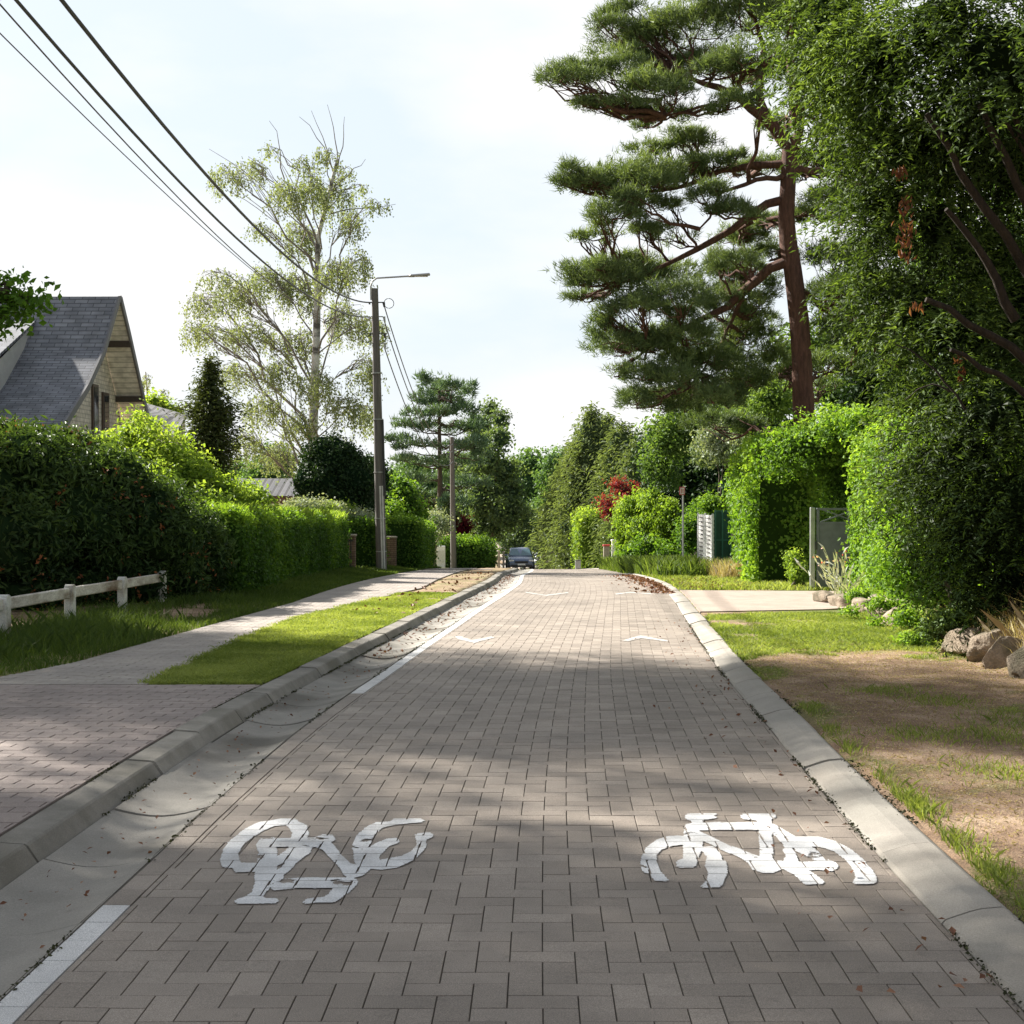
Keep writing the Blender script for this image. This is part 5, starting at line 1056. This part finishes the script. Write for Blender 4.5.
bush('leafy_bush', 'mid-green bush in front of the dark evergreen, behind the sign', 'bush', base_at(PX(690, 50), 50), [C(672,440,56,26,20,.05), C(690,420,56,26,18,.05), C(660,465,58,20,24,-.1), C(715,405,55,30,20,.1), C(750,400,52,26,22,.2), C(775,395,50,20,16,.25)], LM['decid'], 30, 12, .22, .18, v0=.5, corek=.4, lump=.4, stems=False)
bush('leafy_bush', 'sunlit green bush just left of the pine trunk', 'bush', base_at(PX(775, 42), 42), [C(770,400,42,24,18,.1), C(750,420,43,20,16,.1), C(835,395,42,22,20,0)], LM['decid'], 45, 12, .15, .14, v0=.6, corek=.5, lump=.4)
tree('holly_tree', 'dark leafy tree right of the pine trunk', base_at(PX(868, 38), 38), [base_at(PX(868, 38), 38), pt(868, 370, 38)], .15, .06, [C(868,370,38,26,20), C(862,395,38,28,14), C(885,350,38,20,20), C(895,395,37,20,22)], LM['darkbush'], 60, 12, .13, .13, v0=.6, corek=.3, lump=.4)
tree('maple_tree', 'red-leaved maple above the golden shrub', base_at(PX(622, 70), 70), [base_at(PX(622, 70), 70), pt(622, 515, 70), pt(624, 490, 70)], .12, .04, [C(618,485,70,9,8,.2), C(628,492,70,12,9), C(610,503,70,12,9), C(625,505,69,14,9), C(612,514,70,12,6), C(638,500,70,9,8,-.1)], LM['red'], 34, 10, .14, .16, .5, v0=.45, lump=.5, shell=.45, cov=.8)
bush('golden_shrub', 'tall bright yellow-green shrub past the small sign', 'bush', base_at(PX(645, 62), 62), [C(626,522,62,12,24,-.05), C(640,512,62,14,22), C(655,506,61,14,20), C(668,518,60,12,22,-.15), C(627,545,62,13,18,-.15), C(645,535,61,18,24,-.1), C(665,545,60,14,18,-.3)], LM['gold'], 36, 12, .14, .15, v0=.5, corek=.7, tdir=(0, 0, 1.5), tj=.6, lump=.3)
bush('leafy_bush', 'low green bush at the foot of the golden shrub', 'bush', base_at(PX(640, 55), 56), [C(632,555,56,16,10), C(650,548,55,16,12), C(668,555,54,10,8)], LM['beech'], 36, 12, .14, .14, v0=.45, corek=.6)
hseg('clipped_hedge', 'narrow pale green clipped hedge far down the right side', [(PX(590, 90), 88), (PX(592, 96), 98)], 1.6, 3.4, LM['lime'], dens=16, L=.2, sig=.2, bulge=.2, v0=.3, topv=.2)
bush('leafy_bush', 'green bush between the sign and the white panel', 'bush', base_at(PX(695, 50), 50), [C(692,535,50,16,20), C(700,515,51,12,14), C(712,505,50,12,10,.2)], LM['hedge'], 60, 10, .14, .12, v0=.6, corek=.7)
# sign
Y = 47.; X = PX(683, Y); g = float(gz(X, Y)); t = thing('street_sign', (X, Y, g), 'small red-bordered sign on a thin grey post on the right bank', 'sign')
zc = H - (491 - YH) / F * Y
q = MB(); q.tube([(X, Y, g), (X, Y, zc + .14)], .028, 8); q.build('post', M['steel'], t)
q = MB(); q.box((X - .03, Y - .04, zc), (.17, .02, .26), bev=.006); pl = q.build('plate', M['red'], t)
q = MB(); q.box((X - .03, Y - .052, zc), (.13, .008, .21)); fo = q.build('face', M['whitep'], t)
q = MB(); q.box((X - .055, Y - .059, zc), (.022, .006, .15)); q.box((X - .005, Y - .059, zc), (.022, .006, .15)); q.build('symbol', M['red'], t)
# white louvred panel
PA = np.array([PX(699, 41.2), 41.2]); PB = np.array([PX(713.5, 38.8), 38.8]); zt = H - (515 - YH) / F * 40; zb = H - (560 - YH) / F * 40
dAB = (PB - PA) / np.linalg.norm(PB - PA); LAB = np.linalg.norm(PB - PA); pc = (PA + PB) / 2
t = thing('louvre_panel', (pc[0], pc[1], zb), 'white slatted fence panel standing in the grass on the right', 'fence panel')
Rp = np.array([[dAB[0], -dAB[1], 0], [dAB[1], dAB[0], 0], [0, 0, 1.]])
ns = 11; q = MB()
Rt = Rp @ np.array([[1, 0, 0], [0, .985, -.17], [0, .17, .985]])
for k in range(ns):
    z = zb + (zt - zb) * (k + .5) / ns; q.box((pc[0], pc[1], z), (LAB - .06, .035, (zt - zb) / ns * 1.0), rot=Rt)
q.build('slats', M['whitep'], t)
for u in (0, .5, 1):
    p_ = PA + (PB - PA) * u; q = MB(); q.box((p_[0] - .02, p_[1], (zt + zb) / 2 - .05), (.06, .05, zt - zb + .2), rot=Rp, bev=.006); q.build('upright', M['whitep'], t)
q = MB()
for z in np.linspace(zb + .12, zt - .08, 10):
    for u in (.26, .76): p_ = PA + (PB - PA) * u; q.box((p_[0] - .045, p_[1], z), (.5, .02, .022), rot=Rp)
q.build('slots', M['pole'], t)
t = thing('mesh_fence', (PX(722, 39), 39, zb), 'dark green garden fence panel right of the white slatted one', 'fence panel'); zt2 = H - (511 - YH) / F * 39; q = MB()
q.box((PX(723, 39), 39.05, (zt2 + zb) / 2), (.46, .012, zt2 - zb)); q.build('screen', plain('green_screen', (.02, .09, .06), .6), t)
q = MB()
for x in (715.5, 722.5, 731): q.box((PX(x, 39), 39, (zt2 + zb) / 2), (.035, .035, zt2 - zb + .06))
for z in (zt2, (zt2 + zb) / 2 - .1): q.box((PX(723, 39), 38.97, z), (.46, .02, .03))
q.build('frame', plain('green_frame', (.04, .16, .12), .5), t)
# gate posts far right
for x, w, top, mat, l in ((606.5, .32, 546, 'red', 'narrow reddish gate post far down the right side'), (616, .45, 541, 'whitep', 'white gate post beside the golden shrub')):
    Y = 78.; X = PX(x, Y); g = float(gz(X, Y)); z1 = H - (top - YH) / F * Y; t = thing('gate_post', (X, Y, g), l, 'post'); q = MB(); q.box((X, Y, (g + z1) / 2), (w, w, z1 - g), bev=.02); q.build('shaft', M['wood' if mat == 'red' else mat], t)
    q = MB(); q.box((X, Y, z1 + .03), (w + .08, w + .08, .08), bev=.02); q.build('cap', M['red'] if mat == 'red' else M['whitep'], t)
Y = 74.; X = PX(578, Y); g = float(G(Y)); t = thing('utility_box', (X, Y, g + .02), 'small grey cabinet beside the road crest', 'cabinet'); q = MB(); q.box((X, Y, g + .24), (.28, .25, .44), bev=.02); q.build('body', M['steel'], t); q = MB(); q.box((X, Y, g + .475), (.32, .29, .03), bev=.008); q.build('lid', M['pole'], t)
Y = 88.; X = PX(441, Y); g = float(gz(X, Y)); z1 = H - (546 - YH) / F * Y; t = thing('meter_cabinet', (X, Y, g), 'white cabinet beside a brown post at the far left hedge', 'cabinet'); q = MB(); q.box((X, Y, (g + z1) / 2), (.5, .4, z1 - g), bev=.02); q.build('body', M['whitep'], t); q = MB(); q.box((X, Y - .21, (g + z1) / 2 + .05), (.4, .02, .7)); q.build('door', M['pale'], t)
X = PX(433, Y); t = thing('wooden_post', (X, Y, g), 'brown wooden post left of the white cabinet', 'post'); q = MB(); q.box((X, Y, (g + z1) / 2), (.4, .3, z1 - g), bev=.02); q.build('shaft', M['wood'], t); q = MB(); q.box((X, Y, z1 + .03), (.5, .4, .06)); q.build('cap', M['brickp'], t)
for i, (x, Y) in enumerate(((499, 93), (503.5, 97))):
    X = PX(x, Y); g = float(gz(X, Y)); q = MB(); q.box((X, Y, g + .45), (.14, .14, 1.5), bev=.02); o = q.build('marker_post', M['wood'], None); tag(o, ['wooden post left of the car, taller', 'wooden post closest to the car'][i], 'post')
# ------------------------------------------------------------------ cars
def car(label, x, Y, paint_m, rz=0):
    X = PX(x, Y); g = float(G(Y)) + .02; t = thing('parked_car', (0, 0, 0), label, 'car')
    # local: front toward -Y, origin on ground at centre
    S_ = [(-2.2,.55,.40,.62,.80),(-2.12,.62,.34,.76,.86),(-1.7,.70,.30,.90,.92),(-1.0,.76,.28,.99,.92),(-.55,.80,.28,1.03,.92),(.6,.82,.28,1.05,.92),(1.7,.82,.30,1.06,.91),(2.1,.76,.36,1.0,.88),(2.25,.70,.44,.85,.82)]
    ringsX, ringsY, ringsZ = [], [], []
    for (y, _, zb, zt_, hw) in S_:
        pf = [(-hw*.9,zb),(-hw,zb+.12),(-hw*1.0,(zb+zt_)/2),(-hw*.96,zt_-.08),(-hw*.82,zt_),(0,zt_+.03),(hw*.82,zt_),(hw*.96,zt_-.08),(hw*1.0,(zb+zt_)/2),(hw,zb+.12),(hw*.9,zb),(0,zb-.02),(-hw*.9,zb)]
        ringsX.append([p[0] for p in pf]); ringsY.append([y] * len(pf)); ringsZ.append([p[1] for p in pf])
    q = MB(); q.grid(np.array(ringsX), np.array(ringsY), np.array(ringsZ))
    for e in (0, -1): q.add(np.stack([ringsX[e], ringsY[e], ringsZ[e]], -1)[:-1], np.arange(12)[None])
    body = q.build('body', paint_m, t, True)
    Cb = [(-1.05,1.0,.80,.80),(-.35,1.48,.66,.80),(.3,1.54,.66,.80),(1.2,1.50,.64,.78),(1.95,1.05,.72,.78)]
    q = MB(); X_ = []; Y_ = []; Z_ = []
    for (y, zt_, hw, hb_) in Cb: pf = [(-hb_, .98), (-hw * 1.02, zt_ - .08 if zt_ > 1.1 else 1.0), (-hw * .9, zt_), (0, zt_ + .02), (hw * .9, zt_), (hw * 1.02, zt_ - .08 if zt_ > 1.1 else 1.0), (hb_, .98)]; X_.append([p[0] for p in pf]); Y_.append([y] * 7); Z_.append([p[1] for p in pf])
    q.grid(np.array(X_), np.array(Y_), np.array(Z_)); q.build('roof', paint_m, t, True)
    q = MB(); q.add([(-.74,-1.0,1.055),(.74,-1.0,1.055),(.60,-.40,1.46),(-.60,-.40,1.46)], [np.array([[0,1,2,3]])]); q.build('windscreen', plain('windscreen', (.12, .22, .26), .1, 0, .8), t)
    for s_ in (-1, 1): q = MB(); q.add([(s_*.80,-.75,1.06),(s_*.80,1.5,1.06),(s_*.70,1.15,1.42),(s_*.71,-.25,1.42)], [np.array([[0,1,2,3]])]); q.build('side_window', M['glass'], t)
    for s_ in (-1, 1):
        for y in (-1.4, 1.4):
            q = MB(); a = [(s_ * .70, y, .33), (s_ * .93, y, .33)]; q.tube(a, .33, 18); w_ = q.build('wheel', M['dark'], t); q = MB(); q.tube([(s_ * .9, y, .33), (s_ * .94, y, .33)], .2, 12); q.build('rim', M['steel'], w_)
        q = MB(); q.box((s_ * .66, -2.10, .74), (.34, .12, .13), bev=.03); q.build('headlight', M['whitep'], t)
        q = MB(); q.box((s_ * 1.0, -.65, 1.05), (.18, .12, .13), bev=.03); q.build('mirror', paint_m, t)
    q = MB(); q.box((0, -2.17, .64), (.9, .08, .16), bev=.02); q.box((0, -2.18, .40), (1.4, .1, .16), bev=.02); q.build('grille', M['dark'], t)
    q = MB(); q.box((0, -2.25, .50), (.52, .02, .11)); q.build('number_plate', M['whitep'], t)
    t.location = (X, Y, g); t.rotation_euler = (0, 0, rz); return t
car('dark blue car facing us just past the road crest', 520, 99, plain('blue_paint', (.13, .17, .25), .25, .5, .7), .04)
car('pale car partly hidden to the right of the blue car', 540, 118, plain('silver_paint', (.6, .64, .66), .3, .2, .6), .5)
# ------------------------------------------------------------------ the big Scots pine on the right
Yk = 34.; kb = base_at(PX(806, Yk), Yk)
K_ = lambda x, y, rx, ry, dy=0, v=0: C(x, y, Yk + dy, rx * 1.2, ry * 1.22, (rx * .75 + ry * .25) * Yk / F, v)
pads = [K_(575,82,26,12,-1), K_(610,75,34,18,0), K_(640,50,36,22,1), K_(655,90,34,16,-1), K_(690,30,40,26,0), K_(700,75,40,20,1), K_(740,20,46,28,0), K_(745,65,30,20,-2), K_(635,15,26,16,1), K_(790,30,40,34,1), K_(620,108,30,10,-1), K_(735,105,22,12,-2), K_(665,118,30,9,0), K_(820,100,30,30,0),
        K_(590,185,22,16,0), K_(615,190,30,22,1), K_(650,180,36,20,0), K_(612,215,26,14,-1), K_(690,178,26,18,1), K_(640,205,26,12,0), K_(705,200,20,12,-1), K_(715,165,20,10,0),
        K_(590,272,26,10,0), K_(615,285,32,20,0), K_(650,275,36,18,1), K_(680,300,34,24,-1), K_(640,310,30,18,0), K_(600,325,12,8,0), K_(615,345,28,20,0), K_(655,345,34,22,1), K_(690,340,30,24,0), K_(720,275,26,18,2), K_(715,310,30,20,1),
        K_(640,375,22,14,0), K_(675,385,36,26,0,-.1), K_(715,370,36,30,1,-.1), K_(745,340,26,30,2,-.1), K_(700,400,30,16,1,-.15), K_(745,385,26,22,2,-.15), K_(740,240,24,14,2), K_(755,290,22,22,2.5,-.1),
        K_(840,170,34,22,1), K_(860,215,34,22,0), K_(835,260,30,20,1), K_(870,290,34,26,0), K_(840,330,26,20,1), K_(825,300,18,18,2), K_(880,150,30,30,2), K_(760,170,24,12,3), K_(850,60,40,34,1), K_(720,-20,60,26,0), K_(790,-30,60,26,1), K_(860,340,30,20,0,-.1), K_(815,220,18,16,2.5), K_(770,130,18,12,2),
        K_(675,238,30,11,0), K_(735,212,20,10,-1), K_(765,225,16,10,2), K_(770,255,16,14,2.5), K_(755,325,22,18,2.5), K_(772,365,18,22,2.5,-.1), K_(825,370,26,20,2.5,-.1), K_(690,145,26,8,1), K_(648,150,18,7,1), K_(598,238,16,7,0), K_(585,300,12,7,1),
        K_(715,425,32,12,2,-.15), K_(665,405,28,12,1,-.1), K_(850,120,30,22,1), K_(815,165,22,16,1.5), K_(880,250,26,22,1), K_(905,330,30,26,2), K_(780,75,26,18,2), K_(810,40,30,22,1.5), K_(830,200,26,14,0), K_(740,262,20,10,0), K_(845,290,26,16,-1)]
lm = lambda *p: [pt(x, y, Yk + d) for x, y, d in p]
limbs = [(lm((788,150,0),(768,125,0),(740,100,-.3),(715,88,-.5),(690,80,-.5)), .17, .05), (lm((768,125,0),(757,95,.2),(762,60,.5),(755,20,.5)), .11, .04), (lm((740,100,-.3),(700,108,-.6),(665,118,-.8)), .05, .02),
         (lm((786,165,0),(760,165,.3),(720,172,.5),(690,185,.5),(640,195,.5)), .10, .03), (lm((786,178,0),(755,180,-.5),(720,195,-.8),(700,230,-.8)), .07, .02), (lm((786,200,0),(765,205,0),(735,228,0),(705,245,0),(675,262,0),(620,285,0)), .11, .03),
         (lm((786,262,0),(765,270,.2),(745,290,.4),(728,305,.5),(690,325,.3),(650,345,.2)), .13, .03), (lm((790,172,0),(820,172,.3),(850,185,.4),(870,210,.3)), .10, .03), (lm((800,290,0),(830,315,.4),(855,330,.5)), .06, .02), (lm((795,150,0),(800,110,.3),(830,70,.4)), .12, .05),
         (lm((745,290,.4),(728,330,.8),(700,375,.8)), .05, .02), (lm((795,130,0),(790,70,0),(788,10,0),(780,-30,0)), .14, .04)]
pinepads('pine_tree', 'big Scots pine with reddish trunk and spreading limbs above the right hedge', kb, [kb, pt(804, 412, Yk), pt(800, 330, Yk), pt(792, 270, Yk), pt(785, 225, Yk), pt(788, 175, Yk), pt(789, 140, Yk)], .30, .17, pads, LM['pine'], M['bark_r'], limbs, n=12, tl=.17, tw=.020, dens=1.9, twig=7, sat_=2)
# trees filling behind on the right, out of the sun
dtree('leafy tree behind the big pine, low crown', 930, 60, [(800,350,26,24,0),(850,330,30,30,-.1),(900,340,36,30,-.1),(880,380,40,24,-.1),(760,395,30,20,.1),(940,380,40,40,-.1),(930,300,40,36,-.1)], 'decid', K=14, L=.22)
dtree('leafy tree filling behind the yew', 960, 40, [(960,300,50,50,-.1),(1010,260,50,60,-.1),(1000,360,50,50,-.1),(940,240,36,40,0),(1010,150,50,60,-.1),(930,160,40,40,0),(900,440,20,20,0)], 'decid', K=16, L=.2)
# ------------------------------------------------------------------ world, sun, camera
el = math.radians(32.5); sx, sy = -.77, .64
w = bpy.data.worlds.new('World'); S.world = w; w.use_nodes = True; nt = w.node_tree; nt.nodes.clear(); Lk = nt.links.new
out = nt.nodes.new('ShaderNodeOutputWorld'); bg = nt.nodes.new('ShaderNodeBackground')
sky = nt.nodes.new('ShaderNodeTexSky'); sky.sky_type = 'NISHITA'; sky.sun_disc = False; sky.sun_elevation = el
sky.sun_rotation = math.atan2(sx, sy) % (2 * math.pi); sky.air_density = 1.2; sky.dust_density = 2.0
tc = nt.nodes.new('ShaderNodeTexCoord'); mp = nt.nodes.new('ShaderNodeMapping'); mp.inputs['Scale'].default_value = (1, 1, 2.6); mp.inputs['Location'].default_value = (.35, .1, .2)
Lk(tc.outputs['Generated'], mp.inputs[0])
no = N(nt, 'ShaderNodeTexNoise', Scale=2.6, Detail=7.0, Roughness=.5); Lk(mp.outputs[0], no.inputs['Vector'])
rp = ramp(nt, [(.37, (0, 0, 0)), (.56, (1, 1, 1))]); Lk(no.outputs['Fac'], rp.inputs[0])
mixc = nt.nodes.new('ShaderNodeMixRGB'); bg.inputs['Strength'].default_value = .06
# bright hazy cloud towards the sun side and the horizon, deeper blue overhead and behind
dt = nt.nodes.new('ShaderNodeVectorMath'); dt.operation = 'DOT_PRODUCT'; Lk(tc.outputs['Generated'], dt.inputs[0]); dt.inputs[1].default_value = (-.28, .93, -.10)
glow = N(nt, 'ShaderNodeMapRange'); glow.inputs[1].default_value = .15; glow.inputs[2].default_value = .90; glow.interpolation_type = 'SMOOTHSTEP'; Lk(dt.outputs['Value'], glow.inputs[0])
veil = nt.nodes.new('ShaderNodeMixRGB'); veil.inputs[2].default_value = (4.5, 5.0, 5.5, 1)
vm = N(nt, 'ShaderNodeMath', operation='MULTIPLY'); vm.inputs[1].default_value = .88; Lk(glow.outputs[0], vm.inputs[0]); Lk(vm.outputs[0], veil.inputs[0])
cc_ = nt.nodes.new('ShaderNodeMixRGB'); cc_.inputs[1].default_value = (2.95, 2.9, 2.85, 1); cc_.inputs[2].default_value = (5.8, 5.8, 5.8, 1); Lk(glow.outputs[0], cc_.inputs[0])
Lk(sky.outputs[0], veil.inputs[1]); Lk(rp.outputs[0], mixc.inputs[0]); Lk(veil.outputs[0], mixc.inputs[1]); Lk(cc_.outputs[0], mixc.inputs[2])
Lk(mixc.outputs[0], bg.inputs['Color']); Lk(bg.outputs[0], out.inputs[0])
sd = bpy.data.lights.new('sun', 'SUN'); sd.energy = 5.0; sd.angle = math.radians(.9); sd.color = (1, .95, .87)
so = bpy.data.objects.new('sun', sd); COL.objects.link(so)
ts = Vector((sx * math.cos(el), sy * math.cos(el), math.sin(el))).normalized()
so.rotation_euler = ts.to_track_quat('Z', 'Y').to_euler(); so.location = (-20, 20, 30)
cd = bpy.data.cameras.new('camera'); cam = bpy.data.objects.new('camera', cd); COL.objects.link(cam)
cd.sensor_width = 36; cd.sensor_fit = 'HORIZONTAL'; cd.lens = 36 * F / 1024; cd.clip_end = 3000; cd.clip_start = .05
cam.location = (0, 0, H); cam.rotation_euler = (math.radians(90) - math.atan((512 - YH) / F), 0, 0); S.camera = cam
S.view_settings.view_transform = 'Standard'; S.view_settings.look = 'None'; S.view_settings.exposure = 0
S.cycles.film_exposure = 3.1
S.cycles.max_bounces = 6; S.cycles.diffuse_bounces = 3; S.cycles.transmission_bounces = 3; S.cycles.glossy_bounces = 2; S.cycles.use_denoising = True
